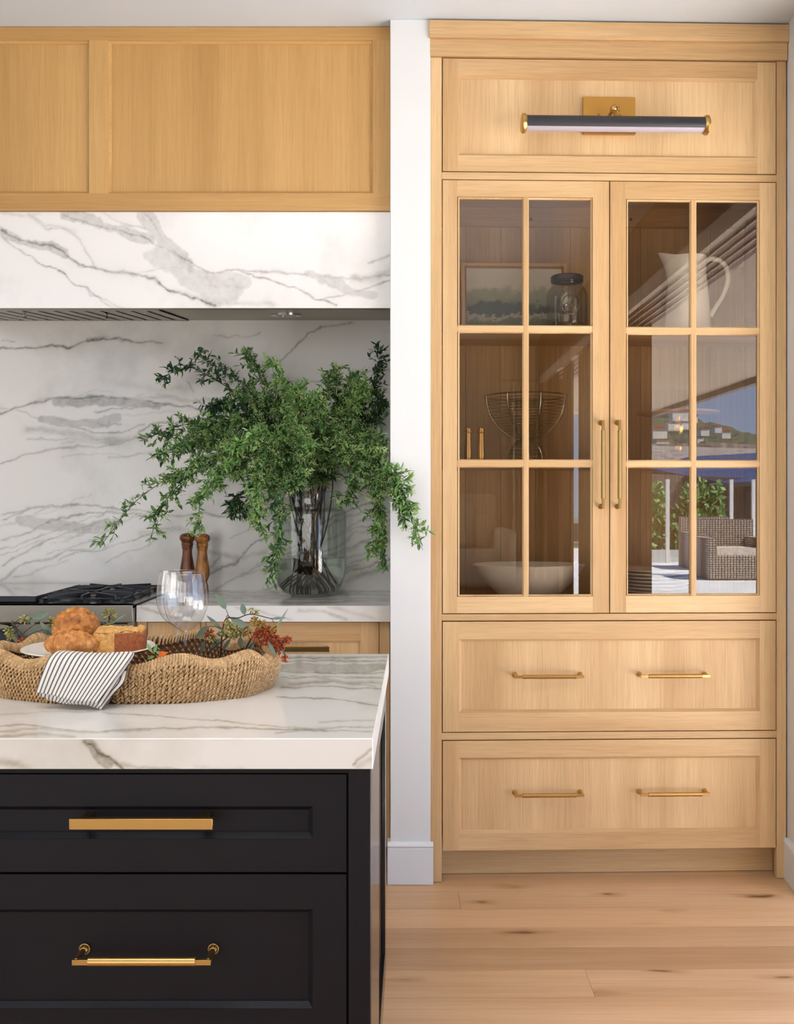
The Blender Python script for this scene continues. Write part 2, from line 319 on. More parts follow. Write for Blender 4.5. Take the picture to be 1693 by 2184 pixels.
# ================================================================== SETTING
TF = math.radians(.8)
def frot(x, y): return (x*math.cos(TF)-y*math.sin(TF), x*math.sin(TF)+y*math.cos(TF))
floor = struct(bx('floor', -3.6, 1.85, -3.5, 4.3, -.12, -.0095, mat('subfloor', (90, 66, 44), .9)))
seams = [3.62, 3.480, 3.348, 3.203, 3.065, 2.926, 2.789, 2.637]
while seams[-1] > -3.3: seams.append(seams[-1]-.145)
rows = {2: [.185], 5: [.955+.2], 6: [.51]}
rnd = random.Random(5)
for i in range(len(seams)-1):
    y1, y0 = seams[i], seams[i+1]
    cuts = rows.get(i)
    if cuts is None: cuts = [rnd.uniform(-2.4, -1.2), rnd.uniform(1.6, 2.2) if i < 9 else rnd.uniform(-.2, 1.0)]
    else: cuts = [cuts[0]-1.9]+cuts
    xs = [-3.45]+[c for c in sorted(cuts) if c < 1.3]+[1.80]
    for a, b_ in zip(xs[:-1], xs[1:]):
        h = .0008*rnd.random(); q = B(); g = .0005
        vs = []
        for z in (-.0095, -.001-h):
            for (x, y) in ((a+g, y0+g), (b_-g, y0+g), (b_-g, y1-g), (a+g, y1-g)): X, Y = x, y+(x-.6)*math.sin(TF); vs.append((X, Y, z))
        q.add(vs, [(0, 3, 2, 1), (4, 5, 6, 7), (0, 1, 5, 4), (1, 2, 6, 5), (2, 3, 7, 6), (3, 0, 4, 7)])
        q.build('plank', FLR, floor)
ceiling = struct(bx('ceiling', -3.6, 2.1, -3.5, 4.3, ZC, ZC+.12, CEIL))
struct(bx('wall_north', -3.6, 1.7, 4.08, 4.25, 0, ZC, WALL))
struct(bx('wall_west', -3.75, -3.6, -3.5, 4.25, 0, ZC, WALL))
# wing wall (white pillar between kitchen and tall cabinet)
PLX, PRX = (832-CX)*3.41/F, (918-CX)*3.41/F
wing = struct(bx('wall_wing', PLX, PRX, 3.41, 4.08, 0, ZC, WALL, bevel=.002))
q = B(); e = .0135
prof = [(0, 0), (0, .124), (.002, .126), (.006, .128), (.0045, .131), (.002, .1345), (.003, .1395), (.010, .143)]
def base_run(q, p0, p1, nrm, m=0):  # profile extruded along p0->p1; nrm points into the room
    p0, p1, nrm = Vector(p0), Vector(p1), Vector(nrm); pr = [(-e, 0), (-e, .122), (-e+.0025, .125), (-e-.001, .128), (-e-.002, .132), (-e+.001, .1375), (-e+.006, .1415), (0, .143), (.002, 0)]
    vs = [p+nrm*(-a)+Vector((0, 0, z)) for p in (p0, p1) for a, z in pr]; n = len(pr)
    q.add(vs, [tuple(range(n)), tuple(range(2*n-1, n-1, -1))]+[(i, i+n, (i+1) % n+n, (i+1) % n) for i in range(n)], m)
base_run(q, (PLX-.009, 3.41, 0), (PRX+.009, 3.41, 0), (0, -1, 0))
q.box(PLX-.009, PLX, 3.41, 3.452, 0, .1415)
struct(q.build('baseboard_wing', TRIM, smooth=25))
# right return wall
Pc = ORG+UX*1.2445; wd_ = Vector((-.0974, -1, 0)).normalized(); wn = Vector((-1, .0974, 0)).normalized()
A0 = Pc+wd_*-.62; A1 = Pc+wd_*.16
q = B(); q.add([A0+Vector((0, 0, z)) if k == 0 else (A1+Vector((0, 0, z)) if k == 1 else ((1.69, A1.y, z) if k == 2 else (1.69, A0.y, z))) for z in (0, ZC) for k in range(4)],
               [(0, 1, 2, 3), (7, 6, 5, 4), (0, 4, 5, 1), (1, 5, 6, 2), (2, 6, 7, 3), (3, 7, 4, 0)])
struct(q.build('wall_right', WALL))
q = B(); base_run(q, Pc, A1+wd_*.006, wn); struct(q.build('baseboard_right', TRIM, smooth=25))
# rest of the room shell: drawn in the mirror of the cabinet glass, so it lies where its reflection shows it
WOODW = wood('dark_wood_panel', (120, 84, 54), (92, 62, 40), 'z'); TRACK = mat('white_track', (235, 230, 222), .4); CREAM = mat('cream_trim', (214, 200, 180), .6)
def vbox(q, x0, x1, d0, d1, z0, z1, m=0): return q.box(x0, x1, d0, d1, z0, z1, m)
ZH = CH+1.17
q = B(RV); vbox(q, 1.405, 1.69, 6.72, 7.75, 0, ZH); vbox(q, 1.405, 1.69, 9.9, 10.3, 0, ZH); vbox(q, 1.405, 1.69, 3.66, 10.3, ZH+.001, ZC)
wall_e = struct(q.build('wall_east', WOODW))
q = B(RV); vbox(q, 1.400, 1.432, 3.66, 10.2, ZH-.015, ZH+.07); struct(q.build('trim_1', CREAM))
q = B(RV)
for x in (1.481, 1.535, 1.587, 1.640): vbox(q, x-.003, x+.003, 3.66, 9.9, ZH-.008, ZH+.004)
struct(q.build('trim_2', TRACK))
q = B(RV); vbox(q, -3.6, 1.7, 10.3, 10.45, 0, ZC); struct(q.build('wall_south', painted('warm_wall', (206, 194, 174), .8)))
# doors of the second opening
for k, (pa, pb) in enumerate(((1172, 1197), (1207, 1228), (1240, 1252))):
    d0, d1 = 1.45*F/(pb-CX), 1.45*F/(pa-CX); q = B(RV); vbox(q, 1.43, 1.436, d0, d1, 0, ZH-.02); struct(q.build('door_%d' % (k+1), WOODW))
# ================================================================== OUTDOORS (seen mirrored in the glass doors)
PATM = noisy('pale_patio_concrete', (226, 220, 212), (240, 236, 230), 1.2, .8, .1, .002); SOFM = wood('soffit_boards', (206, 190, 170), (190, 172, 152), 'x', blotch=.15)
q = B(RV); vbox(q, 1.42, 11, 2.4, 26, -.15, -.02); struct(q.build('patio', PATM))
q = B(RV); vbox(q, 1.69, 3.42, 2.4, 14, ZH, ZH+.05); struct(q.build('soffit', SOFM))
q = B(RV); vbox(q, 3.42, 3.50, 2.4, 14, ZH-.06, ZH+.12); tag(q.build('roof_gutter', mat('grey_gutter', (120, 112, 104), .5)), 'grey gutter along the edge of the pale roof overhang', 'gutter')
q = B(RV); vbox(q, -60, 90, 24, 400, -8, -7.5); tag(q.build('lower_ground', noisy('dry_ground', (120, 120, 84), (150, 140, 104), .05, .9, 0)), kind='structure')
q = B(RV); vbox(q, 1.42, 8.0, 20.6, 20.85, -.02, .22); tag(q.build('planter_curb', PATM), 'low pale curb at the far edge of the patio', 'curb')
# wicker armchairs
WICK = mat('wicker', (150, 134, 120), .6)
_t, N_, L_, b_ = nodes(WICK); tcw = N_('ShaderNodeTexCoord'); mpw = N_('ShaderNodeMapping'); mpw.inputs['Scale'].default_value = (1, 1, 1); L_(tcw.outputs['Object'], mpw.inputs[0])
wv = N_('ShaderNodeTexWave', Scale=8.5, bands_direction='Z'); L_(mpw.outputs[0], wv.inputs['Vector']); wv2 = N_('ShaderNodeTexWave', Scale=6.5, bands_direction='X'); L_(mpw.outputs[0], wv2.inputs['Vector'])
mw = N_('ShaderNodeMath', operation='MULTIPLY'); L_(wv.outputs['Fac'], mw.inputs[0]); L_(wv2.outputs['Fac'], mw.inputs[1]); rw = ramp(N_, [(0, rgb(84, 70, 60)), (.5, rgb(196, 186, 170))]); L_(mw.outputs[0], rw.inputs[0]); L_(rw.outputs[0], b_.inputs['Base Color'])
def wicker(px0, d, w, label):
    X = (px0-CX)*d/F; r = empty('patio_armchair', RV((X+w/2, d, -.02)), label=label, cat='armchair', group='wicker armchairs on the patio')
    M = Matrix.Translation(-Vector(r.location))
    def part(nm, fn, m):
        q = B(lambda v: RV(v)-Vector(r.location)); fn(q); return q.build(nm, m, r)
    part('armrest', lambda q: vbox(q, X, X+.13, d, d+.8, 0.0, .66), WICK); part('armrest', lambda q: vbox(q, X+w-.13, X+w, d, d+.8, 0.0, .66), WICK)
    part('seat', lambda q: vbox(q, X+.13, X+w-.13, d, d+.72, 0.0, .38), WICK); part('backrest', lambda q: vbox(q, X+.0, X+w, d+.80, d+.94, 0.0, .95), WICK)
    part('cushion', lambda q: vbox(q, X+.14, X+w-.14, d+.02, d+.72, .38, .50), CREAM)
wicker(1512, 16.0, 1.0, 'woven brown patio armchair nearest the house, seen mirrored in the right glass door')
wicker(1478, 18.2, .95, 'woven brown patio armchair behind the nearest one, towards the hedge')
for k, px in enumerate((1424, 1560, 1607)):
    d = 20.3; X = (px-CX)*d/F; q = B(RV); vbox(q, X-.035, X+.035, d-.035, d+.035, -.02, CH+.36); tag(q.build('rail_post', TRACK), ['white fence post beside the planted hedge', 'white fence post right of the hedge, behind the chairs', 'white fence post farthest from the hedge'][k], 'post', 'white windscreen posts')
q = B(RV)
X0, X1 = (1424-CX)*20.3/F, (1690-CX)*20.3/F
vbox(q, X0, X1, 20.29, 20.31, .1, CH+.3); tag(q.build('windscreen', thinglass('screen_glass', (.9, .93, .93), 1)), 'clear glass windscreen held by the white posts', 'windscreen')
def blob(name, px0, px1, py0, py1, d, m, n, s, label, cat):
    q = B(RV); rr = random.Random(px0)
    for _ in range(n):
        a, b_ = rr.random(), rr.random(); p = P(px0+(px1-px0)*a, py1+(py0-py1)*b_*(.75+.25*math.sin(a*9)), d+rr.uniform(-.3, .3))
        u = Vector((rr.gauss(0, 1), rr.gauss(0, 1), rr.gauss(0, 1))).normalized()*s; w = u.orthogonal().normalized()*s*.4
        q.add([p, p+u*.5+w, p+u, p+u*.5-w], [(0, 1, 2, 3)], 0, rr.random())
    o = q.build(name, m, smooth=0); return tag(o, label, cat, kind='stuff')
blob('hedge', 1385, 1482, 1030, 1172, 21.2, LEAF, 1800, .16, 'sunlit green hedge behind the patio windscreen', 'hedge')
blob('shrub', 1490, 1538, 1025, 1100, 22.6, LEAF, 600, .16, 'smaller green shrub right of the hedge', 'shrub')
SHIN = noisy('roof_shingle', (120, 108, 98), (176, 164, 150), 3, .9, .2, .02); SOLM = noisy('solar_panel_blue', (38, 42, 78), (52, 56, 98), .4, .25, 0)
r = empty('neighbour_house', RV(P(1540, 1150, 27)), label='neighbouring house with grey shingle roof and dark blue solar panels', cat='house')
def nb(nm, quads, m, th=.15):
    q = B(lambda v: RV(v)-Vector(r.location))
    for pts in quads: q.prism([P(*p) for p in pts], (0, .2, -th), None, 0)
    return q.build(nm, m, r, smooth=0)
nb('roof', [[(1300, 1000, 34), (1300, 948, 44), (1545, 944, 44), (1800, 962, 44), (1800, 1000, 34)]], SHIN)
nb('solar_panel', [[(1380, 1000, 30), (1470, 974, 36), (1800, 955, 36), (1800, 1022, 26), (1545, 1035, 26)]], SOLM)
nb('eave', [[(1370, 1002, 29.5), (1545, 1040, 25.6), (1545, 1030, 25.8), (1370, 996, 29.7)], [(1545, 1040, 25.6), (1800, 1026, 25.6), (1800, 1018, 25.8), (1545, 1030, 25.8)]], mat('dark_eave', (52, 40, 36), .7))
nb('facade', [[(1380, 1160, 27.5), (1380, 1010, 27.5), (1800, 1030, 27.5), (1800, 1160, 27.5)]], mat('dark_facade', (110, 98, 88), .8))  # facade in one even dark brown-grey
# hillside with small houses
q = B(RV); nx, ny = 60, 14; vs = []
for j in range(ny+1):
    for i in range(nx+1):
        px = 1250+i*12; d = 190+j*9; top = np.interp(px, [1250, 1395, 1440, 1480, 1560, 1640, 1800, 1980], [850, 868, 872, 893, 912, 940, 955, 960]); py = 965+(top-965)*(j/ny)**.8
        v = P(px, py, d); v.z += 1.6*mnoise.noise(Vector((px/14, j*.8, 0))); vs.append(v)
q.add(vs, [(j*(nx+1)+i, j*(nx+1)+i+1, (j+1)*(nx+1)+i+1, (j+1)*(nx+1)+i) for j in range(ny) for i in range(nx)])
struct(q.build('hillside', noisy('hill_scrub', (44, 58, 40), (96, 98, 70), .25, .9, 0)))
HW = mat('far_house_wall', (236, 228, 218), .8); HR = mat('far_terracotta_roof', (186, 92, 66), .8)
hrnd = random.Random(3); hl = ['highest on the ridge', 'left below the ridge', 'on the left flank', 'in mid slope', 'low on the slope', 'under the ridge pines', 'right of the ridge', 'on the right flank', 'far right on the slope', 'lowest near the shrubs']
for k, (px, py, s) in enumerate(((1447, 884, 4.5), (1434, 905, 3.6), (1404, 922, 4.2), (1462, 903, 3.4), (1410, 945, 4), (1476, 890, 2.6), (1500, 918, 2.8), (1528, 912, 2.4), (1545, 924, 3), (1490, 935, 2.2))):
    d = 170+k*5; c = P(px, py, d); r2 = empty('hillside_house', RV(c), label='tiny white house with terracotta roof '+hl[k], cat='house', group='white houses on the far hill')
    tfh = lambda v, L0=Vector(r2.location): RV(v)-L0
    B(tfh).box(c.x-s*.30, c.x+s*.30, d-1.2, d+1.2, c.z-1.2, c.z+s*.14).build('walls', HW, r2)
    qq = B(tfh); qq.prism([(c.x-s*.36, d-1.4, c.z+s*.14), (c.x+s*.36, d-1.4, c.z+s*.14), (c.x, d-1.4, c.z+s*.27)], (0, 2.8, 0), None, 0); qq.build('roof', HR, r2, smooth=0)
# furniture mirrored in the left door
r3 = empty('sofa', RV(P(1010, 1240, 9.3)), label='cream upholstered sofa mirrored in the left glass door', cat='sofa')
SOF = mat('cream_linen', (214, 204, 184), .85); tfs = lambda v: RV(v)-Vector(r3.location)
def soft(x0, x1, y0, y1, z0, z1, nm, m=None): return B(tfs).box(x0, x1, y0, y1, z0, z1).build(nm, m or SOF, r3, bevel=.06)
soft(.40, 1.0, 8.9, 9.75, .50, .84, 'seat'); soft(.40, .92, 9.7, 10.0, .6, 1.36, 'backrest'); soft(.86, 1.02, 8.9, 9.8, .50, 1.04, 'armrest'); soft(.45, .68, 9.4, 9.62, .84, 1.30, 'cushion'); soft(.66, .84, 9.45, 9.66, .84, 1.16, 'cushion')
q = B(RV); vbox(q, .1, 1.39, 8.6, 10.29, -.0005, .495); struct(q.build('raised_platform', WOODW))
r4 = empty('curtain', RV(P(1118, 1330, 9.9)), label='pale full-length curtain on a rod beside the dark slatted doors', cat='curtain'); tfc = lambda v: RV(v)-Vector(r4.location)
q = B(tfc); pp = [((1.10+.28*i/40), 10.12+.045*math.sin(i*.95)) for i in range(41)]
q.add([(x, y, z) for z in (.03, 2.5) for x, y in pp], [(i, i+1, i+42, i+41) for i in range(40)]); q.build('drape', mat('linen_drape', (216, 208, 192), .9), r4)
B(tfc).tube([(1.0, 10.12, 2.52), (1.39, 10.12, 2.52)], .012).build('rod', BRASSD, r4)
# ================================================================== TALL CABINET
tall = empty('display_cabinet', ORG, TH, label='tall light oak built-in cabinet with glass doors and two deep drawers', cat='cabinet')
GAPW = .0034
uL, uR = 0.0, 1.2400
zf = lambda py, c=0: T(1300, py, c).z      # heights read at mid width
zTop = ZC-.006; z_cr1 = zf(84, -.02); z_cr0 = zf(124, -.01)
zR1t, zR1b = zf(370), zf(385); zR2t, zR2b = zf(1309), zf(1323); zR3t, zR3b = zf(1561), zf(1576); zD2b = zf(1811)
uSL, uSR = T(942, 1060).x, T(1656, 1060).x
q = B(); q.box(0, uSL, 0, .022, .0, z_cr0); q.box(uSR, uR, 0, .022, .0, z_cr0); q.build('stile', OKV, tall, .0008)
for a, b_ in ((zR1b, zR1t), (zR2b, zR2t), (zR3b, zR3t)): bx('rail', uSL, uSR, .0005, .022, a, b_, OKH, tall, .0008)
bx('crown', -.006, uR+.002, -.022, .02, z_cr1, zTop, OKH, tall, .0015); bx('frieze', -.0035, uR+.001, -.010, .02, z_cr0+.001, z_cr1, OKH, tall, .001)
DI = .345    # inner depth
q = B(); zi0, zi1 = zf(1309)+.006, zf(383)-.004
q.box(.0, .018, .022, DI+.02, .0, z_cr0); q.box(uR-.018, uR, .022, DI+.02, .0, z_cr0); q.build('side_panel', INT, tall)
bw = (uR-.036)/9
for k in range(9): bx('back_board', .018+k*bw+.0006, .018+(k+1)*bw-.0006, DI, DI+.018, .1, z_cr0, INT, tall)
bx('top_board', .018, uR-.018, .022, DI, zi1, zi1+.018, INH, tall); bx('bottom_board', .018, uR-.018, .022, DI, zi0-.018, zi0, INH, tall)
bx('top_cleat', .018, uR-.018, DI-.018, DI, T(1300, 484, DI-.018).z, zi1, INH, tall)
for pxx in (1132, 1345):
    c = T(pxx, 468, DI-.0185); q = B(); q.tube([c, c+Vector((0, -.002, 0))], .006, 16); q.build('screw_cap', BLKM, tall)
zS1, zS2 = zf(700, .05), zf(988, .05)
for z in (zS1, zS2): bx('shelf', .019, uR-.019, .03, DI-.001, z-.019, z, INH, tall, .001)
bx('toe_kick', uSL, uR-.018, .075, .09, 0, zD2b+.02, OKH, tall)
def shaker(parent, u0, u1, z0, z1, pu0, pu1, pz0, pz1, name, panel=True, mats=(OKV, OKH), th=.02, c0=0.0, pm=None):
    q = B(); q.box(u0, pu0, c0, c0+th, z0, z1, 0); q.box(pu1, u1, c0, c0+th, z0, z1, 0); q.box(pu0, pu1, c0+.0002, c0+th, z0, pz0, 1); q.box(pu0, pu1, c0+.0002, c0+th, pz1, z1, 1)
    o = q.build(name, list(mats), parent)
    if panel:
        w = .0085; q = B()
        a = [(pu0, pz0), (pu1, pz0), (pu1, pz1), (pu0, pz1)]; b1 = [(pu0+.002, pz0+.002), (pu1-.002, pz0+.002), (pu1-.002, pz1-.002), (pu0+.002, pz1-.002)]
        c1 = [(pu0+w, pz0+w), (pu1-w, pz0+w), (pu1-w, pz1-w), (pu0+w, pz1-w)]
        L3 = [[(x, c0+cc, z) for x, z in ring] for ring, cc in ((a, .0015), (b1, .0035), (c1, .0105), (c1, .0125))]
        vs = sum(L3, []); fs = []; 
        for k in range(4): q.add(vs, [(r_*4+k, r_*4+(k+1) % 4, r_*4+4+(k+1) % 4, r_*4+4+k) for r_ in range(3)], k % 2)
        q.build('moulding', [mats[1], mats[0]], o, smooth=0)
        bx('panel', pu0+w-.001, pu1-w+.001, c0+.0120, c0+.018, pz0+w-.001, pz1-w+.001, pm or OKP, o)
    return o
g = GAPW
# lift-up flap
fl = shaker(tall, uSL+g, uSR-g, zR1t+g, z_cr0-g, T(977, 250).x, T(1615, 250).x, zf(334), zf(164), 'flap')
fl['label'] = 'top flap door'
# drawers with pulls
def bar_pull(parent, a, b_, up, out, r, post, mtl=BRASS, seg=.22):
    # a,b: ends on the face; out: vector away from the face; round grip between square ends, two round posts
    a, b_, out = Vector(a), Vector(b_), Vector(out); ax = (b_-a); L_n = ax.length; ax.normalize(); o_ = out.normalized(); s_ = ax.cross(o_)
    q = B(); A, Bp = a+out, b_+out
    q.tube([A+ax*L_n*.22/2*1.0, Bp-ax*L_n*.22/2*1.0], r, 20)
    for e_, sg in ((A, 1), (Bp, -1)): q.obox(e_+ax*sg*L_n*.058, ax*L_n*.062, o_*r*.62, s_*r*.62)
    for e_, sg in ((a, 1), (b_, -1)):
        c = e_+ax*sg*L_n*.018; q.tube([c, c+o_*.0022, c+o_*.0024], [r*1.35, r*1.35, r*.8], 18); q.tube([c, c+out], r*.72, 14)
        q.tube([c+o_*.002, c+o_*.007, c+o_*.010], [r*1.2, r*1.05, r*.75], 18)
    return q.build('handle', mtl, parent, .0004)
for zt, zb, pz1, pz0, ys, nm in ((zR2b, zR3t, 1362, 1519, 1443, 'upper'), (zR3b, zD2b-GAPW, 1614, 1775, 1696, 'lower')):
    dr = shaker(tall, uSL+g, uSR-g, zb+g, zt-g, T(979, 1440).x, T(1620, 1440).x, zf(pz0), zf(pz1), 'drawer')
    for pa, pb in ((1095, 1240), (1360, 1505)):
        a, b_ = T(pa, ys, .012), T(pb, ys, .012); b_.z = a.z = zf(ys, -.03); bar_pull(dr, a, b_, None, (0, -.040, 0), .0072, .006)
# glass doors
for (u0p, u1p, o0, o1, m0, m1, hx, rowsy) in ((942, 1300, 980, 1260, 1114.5, 1128, 1285.5, ((426, 694), (711, 980), (997, 1268))), (1300, 1656, 1340, 1616, 1472, 1486, 1321, ((428, 696), (713, 981), (997, 1267)))):
    u0, u1 = T(u0p, 900).x+g, T(u1p, 900).x-g*.6
    if u0p == 1300: u0 = T(1300, 900).x+g*.6; u1 = uSR-g
    pu0, pu1 = T(o0-5, 900).x, T(o1+4, 900).x; zz0, zz1 = zR2t+g, zR1b-g
    zo0, zo1 = zf(rowsy[2][1]+4), zf(rowsy[0][0]-4)
    door = shaker(tall, u0, u1, zz0, zz1, pu0, pu1, zo0, zo1, 'door', False)
    # sticking (small chamfer) around each light
    mu0, mu1 = T(m0, 900).x, T(m1, 900).x
    q = B(); q.box(mu0+.003, mu1-.003, .001, .018, zo0, zo1); q.build('muntin', OKV, door, .001)
    for (ya, yb) in ((rowsy[0][1], rowsy[1][0]), (rowsy[1][1], rowsy[2][0])): q = B(); q.box(pu0, pu1, .0012, .018, zf(yb)+.003, zf(ya)-.003); q.build('muntin', OKH, door, .001)
    for (ya, yb) in rowsy:
        for (xa, xb) in ((T(o0, 900).x, mu0), (mu1, T(o1, 900).x)):
            za, zb = zf(yb), zf(ya); q = B(); wv_ = .0052
            a = [(xa-wv_, za-wv_), (xb+wv_, za-wv_), (xb+wv_, zb+wv_), (xa-wv_, zb+wv_)]; b1 = [(xa, za), (xb, za), (xb, zb), (xa, zb)]
            vs = [(x, .0014, z) for x, z in a]+[(x, .0062, z) for x, z in b1]+[(x, .013, z) for x, z in b1]
            q.add(vs, [(r_*4+k, r_*4+(k+1) % 4, r_*4+4+(k+1) % 4, r_*4+4+k) for r_ in range(2) for k in range(4)]); q.build('bead', OKV, door, smooth=0)
            q = B(); q.add([(xa-.003, .0118, za-.003), (xb+.003, .0118, za-.003), (xb+.003, .0118, zb+.003), (xa-.003, .0118, zb+.003)], [(0, 1, 2, 3)]); q.build('pane', PANE, door, smooth=0)
    a, b_ = T(hx, 897, -.03), T(hx, 1084, -.03); a.y = b_.y = 0; bar_pull(door, a, b_, None, (0, -.034, 0), .0072, .006, BRASSD)
# ------------------------------------------------------------------ picture light
pl = empty('picture_light', ORG+UX*T(1298, 250).x+Vector((0, 0, zf(250))), TH, label='black and brass picture light above the glass doors', cat='wall lamp')
u00 = T(1298, 250).x; z00 = zf(250)
def plp(px, py, c): v = T(px, py, c); return Vector((v.x-u00, v.y, v.z-z00))
a, b_ = plp(1243, 207, .0), plp(1354, 287, .0)
bx('backplate', a.x, b_.x, -.004, .0100, b_.z, a.z, PLATEB, pl, .001)
q = B(); q.box(a.x, b_.x, -.010, -.004, b_.z, b_.z+.006); q.build('lower_lip', BRASSD, pl)
tcn = plp(1310, 265, -.10); rt = .0290
x0, x1 = plp(1122, 265, -.10).x, plp(1500, 265, -.10).x
def halftube(q, a0, a1, r, x0, x1, n=18, ri=None):
    ang = [a0+(a1-a0)*i/n for i in range(n+1)]; vs = [(x, tcn.y+math.cos(t)*r, tcn.z+math.sin(t)*r) for x in (x0, x1) for t in ang]; q.add(vs, [(i, i+1, n+2+i, n+1+i) for i in range(n)])
q = B(); halftube(q, math.radians(217), math.radians(-35), rt*.92, x0, x1, 24); q.build('shade', BLKM, pl)
q = B(); halftube(q, math.radians(216), math.radians(326), rt*.86, x0, x1, 24); q.build('diffuser', DIFF, pl)
for xc, s in ((x0, -1), (x1, 1)):
    q = B(); q.tube([(xc, tcn.y, tcn.z), (xc+s*.006, tcn.y, tcn.z), (xc+s*.014, tcn.y, tcn.z), (xc+s*.0165, tcn.y, tcn.z)], [rt*.98, rt*1.12, rt*1.12, rt*1.0], 32); q.build('end_cap', BRASS, pl)
kb = plp(1309, 232, -.075); kp = plp(1298, 248, -.004)
q = B(); q.tube([kp, kb], .0055, 14); q.build('arm', BRASSD, pl); q = B(); q.tube([kb, (kb.x+.001, tcn.y, tcn.z+rt*.8)], .0060, 14); q.build('arm', BRASSD, pl)
bm_ = B(); bm_.lathe([(.0001, -.012)]+[(.0135*math.cos(t), .0135*math.sin(t)) for t in np.linspace(-1.4, 1.4, 9)]+[(.0001, .012)], kb, 20); bm_.build('knuckle', BRASS, pl)
q = B(); q.obox(kb+Vector((.019, .0, .0)), (.0012, 0, 0), (0, .006, 0), (0, 0, .008)); q.tube([kb, kb+Vector((.019, 0, 0))], .003, 8); q.build('thumbscrew', BRASS, pl)
for px in (1277, 1322): c = plp(px, 245, -.004); q = B(); q.tube([c, c+Vector((0, -.003, 0))], [.0045, .003], 12); q.build('screw', BRASSD, pl)
# ------------------------------------------------------------------ things in the tall cabinet (world coordinates through ORG/UX/UY)
def cw(px, py, c):      # world point at image px,py on cabinet depth plane c
    v = T(px, py, c); return ORG+UX*v.x+UY*v.y+Vector((0, 0, v.z))
def on_shelf(px, c, z): v = T(px, 1060, c); w = ORG+UX*v.x+UY*c; w.z = z; return w
# painting
pc = on_shelf(1100, .285, zS1+.001); W_, H_ = .385, .268
k_ = 3.70/F
pn = empty('framed_painting', on_shelf(1097.5, .27, zS1+.001), TH, label='gilt-framed misty landscape painting leaning on the top cabinet shelf', cat='painting')
w2 = 229*k_*.5; h2 = (700-538)*k_
fw = .022; lean = .10
def pnb(x0, x1, z0, z1, y0, y1, m, nm, bv=.001):
    q = B(); q.box(x0, x1, y0, y1, z0, z1); q.v = [(x, y+z*lean, z) for x, y, z in q.v]; return q.build(nm, m, pn, bv)
GILT = mat('gilt_frame', (216, 166, 84), .32, .3); GILD = mat('gilt_bead', (110, 80, 38), .4, .2)
for (x0, x1, z0, z1) in ((-w2, -w2+fw, 0, h2), (w2-fw, w2, 0, h2), (-w2+fw, w2-fw, h2-fw, h2), (-w2+fw, w2-fw, 0, fw)): pnb(x0, x1, z0, z1, -.014, .006, GILT, 'frame_side', .003)
q = B(); 
for i in range(70):
    x = -w2+fw*.8+(2*w2-1.6*fw)*i/69
    for z in (fw*.8, h2-fw*.8): q.obox((x, -.015+z*lean, z), (.0016, 0, 0), (0, .002, 0), (0, 0, .003))
for i in range(48):
    z = fw*.8+(h2-1.6*fw)*i/47
    for x in (-w2+fw*.8, w2-fw*.8): q.obox((x, -.015+z*lean, z), (.003, 0, 0), (0, .002, 0), (0, 0, .0016))
tag(q.build('beading', GILD, pn, smooth=0), kind='stuff')
PAINT = mat('painted_landscape', (200, 190, 170), .6); t_, N, L, b_ = nodes(PAINT); tcp = N('ShaderNodeTexCoord')
mp1 = N('ShaderNodeMapping'); mp1.inputs['Scale'].default_value = (9, 1, 22); L(tcp.outputs['Object'], mp1.inputs[0]); n1 = N('ShaderNodeTexNoise', Scale=1.0, Detail=6.0, Roughness=.6, Distortion=.5); L(mp1.outputs[0], n1.inputs['Vector'])
sx = N('ShaderNodeSeparateXYZ'); L(tcp.outputs['Object'], sx.inputs[0]); nn = N('ShaderNodeMath', operation='MULTIPLY_ADD'); nn.inputs[1].default_value = .09; L(n1.outputs['Fac'], nn.inputs[0]); n9 = N('ShaderNodeTexNoise', Scale=48.0, Detail=5.0, Roughness=.7); L(tcp.outputs['Object'], n9.inputs['Vector']); n8 = N('ShaderNodeMath', operation='MULTIPLY_ADD'); n8.inputs[1].default_value = .07; L(n9.outputs['Fac'], n8.inputs[0]); L(sx.outputs['Z'], n8.inputs[2]); L(n8.outputs[0], nn.inputs[2])
dv = N('ShaderNodeMath', operation='DIVIDE'); dv.inputs[1].default_value = h2+.12; L(nn.outputs[0], dv.inputs[0])
rl = ramp(N, [(.0, rgb(120, 124, 92)), (.24, rgb(98, 108, 82)), (.36, rgb(112, 116, 88)), (.40, rgb(196, 190, 166)), (.425, rgb(60, 72, 62)), (.50, rgb(66, 78, 66)), (.54, rgb(142, 146, 118)), (.62, rgb(160, 162, 136)), (.68, rgb(206, 200, 182)), (1, rgb(226, 218, 204))]); L(dv.outputs[0], rl.inputs[0]); L(rl.outputs[0], b_.inputs['Base Color'])
pnb(-w2+fw, w2-fw, fw, h2-fw, -.004, .004, PAINT, 'canvas', 0)
# jar
def lathe_thing(name, parts, loc, label, cat, sy=1, **kw):
    r_ = empty(name, loc, label=label, cat=cat, **kw)
    for nm, prof, m, n in parts: q = B(); q.lathe(prof, (0, 0, 0), n, sy=sy); q.build(nm, m, r_)
    return r_
jw = 3.55/F; jr = 43*jw; jh = (693-576)*jw
jar = lathe_thing('glass_jar', [('body', [(.001, .002), (jr*.86, .002), (jr*.96, .010), (jr, .03), (jr, jh*.66), (jr*.94, jh*.74), (jr*.78, jh*.80), (jr*.74, jh*.83), (jr*.76, jh*.85), (jr*.72, jh*.87), (jr*.74, jh*.89)], JGL, 48),
    ('lid', [(.001, jh), (jr*.76, jh), (jr*.80, jh-.003), (jr*.80, jh*.895), (jr*.74, jh*.89)], ZINC, 48)], on_shelf(1209, .12, zS1+.001), 'clear glass storage jar with dark lid and embossed round emblem', 'jar')
q = B(); yy = -jr*1.0
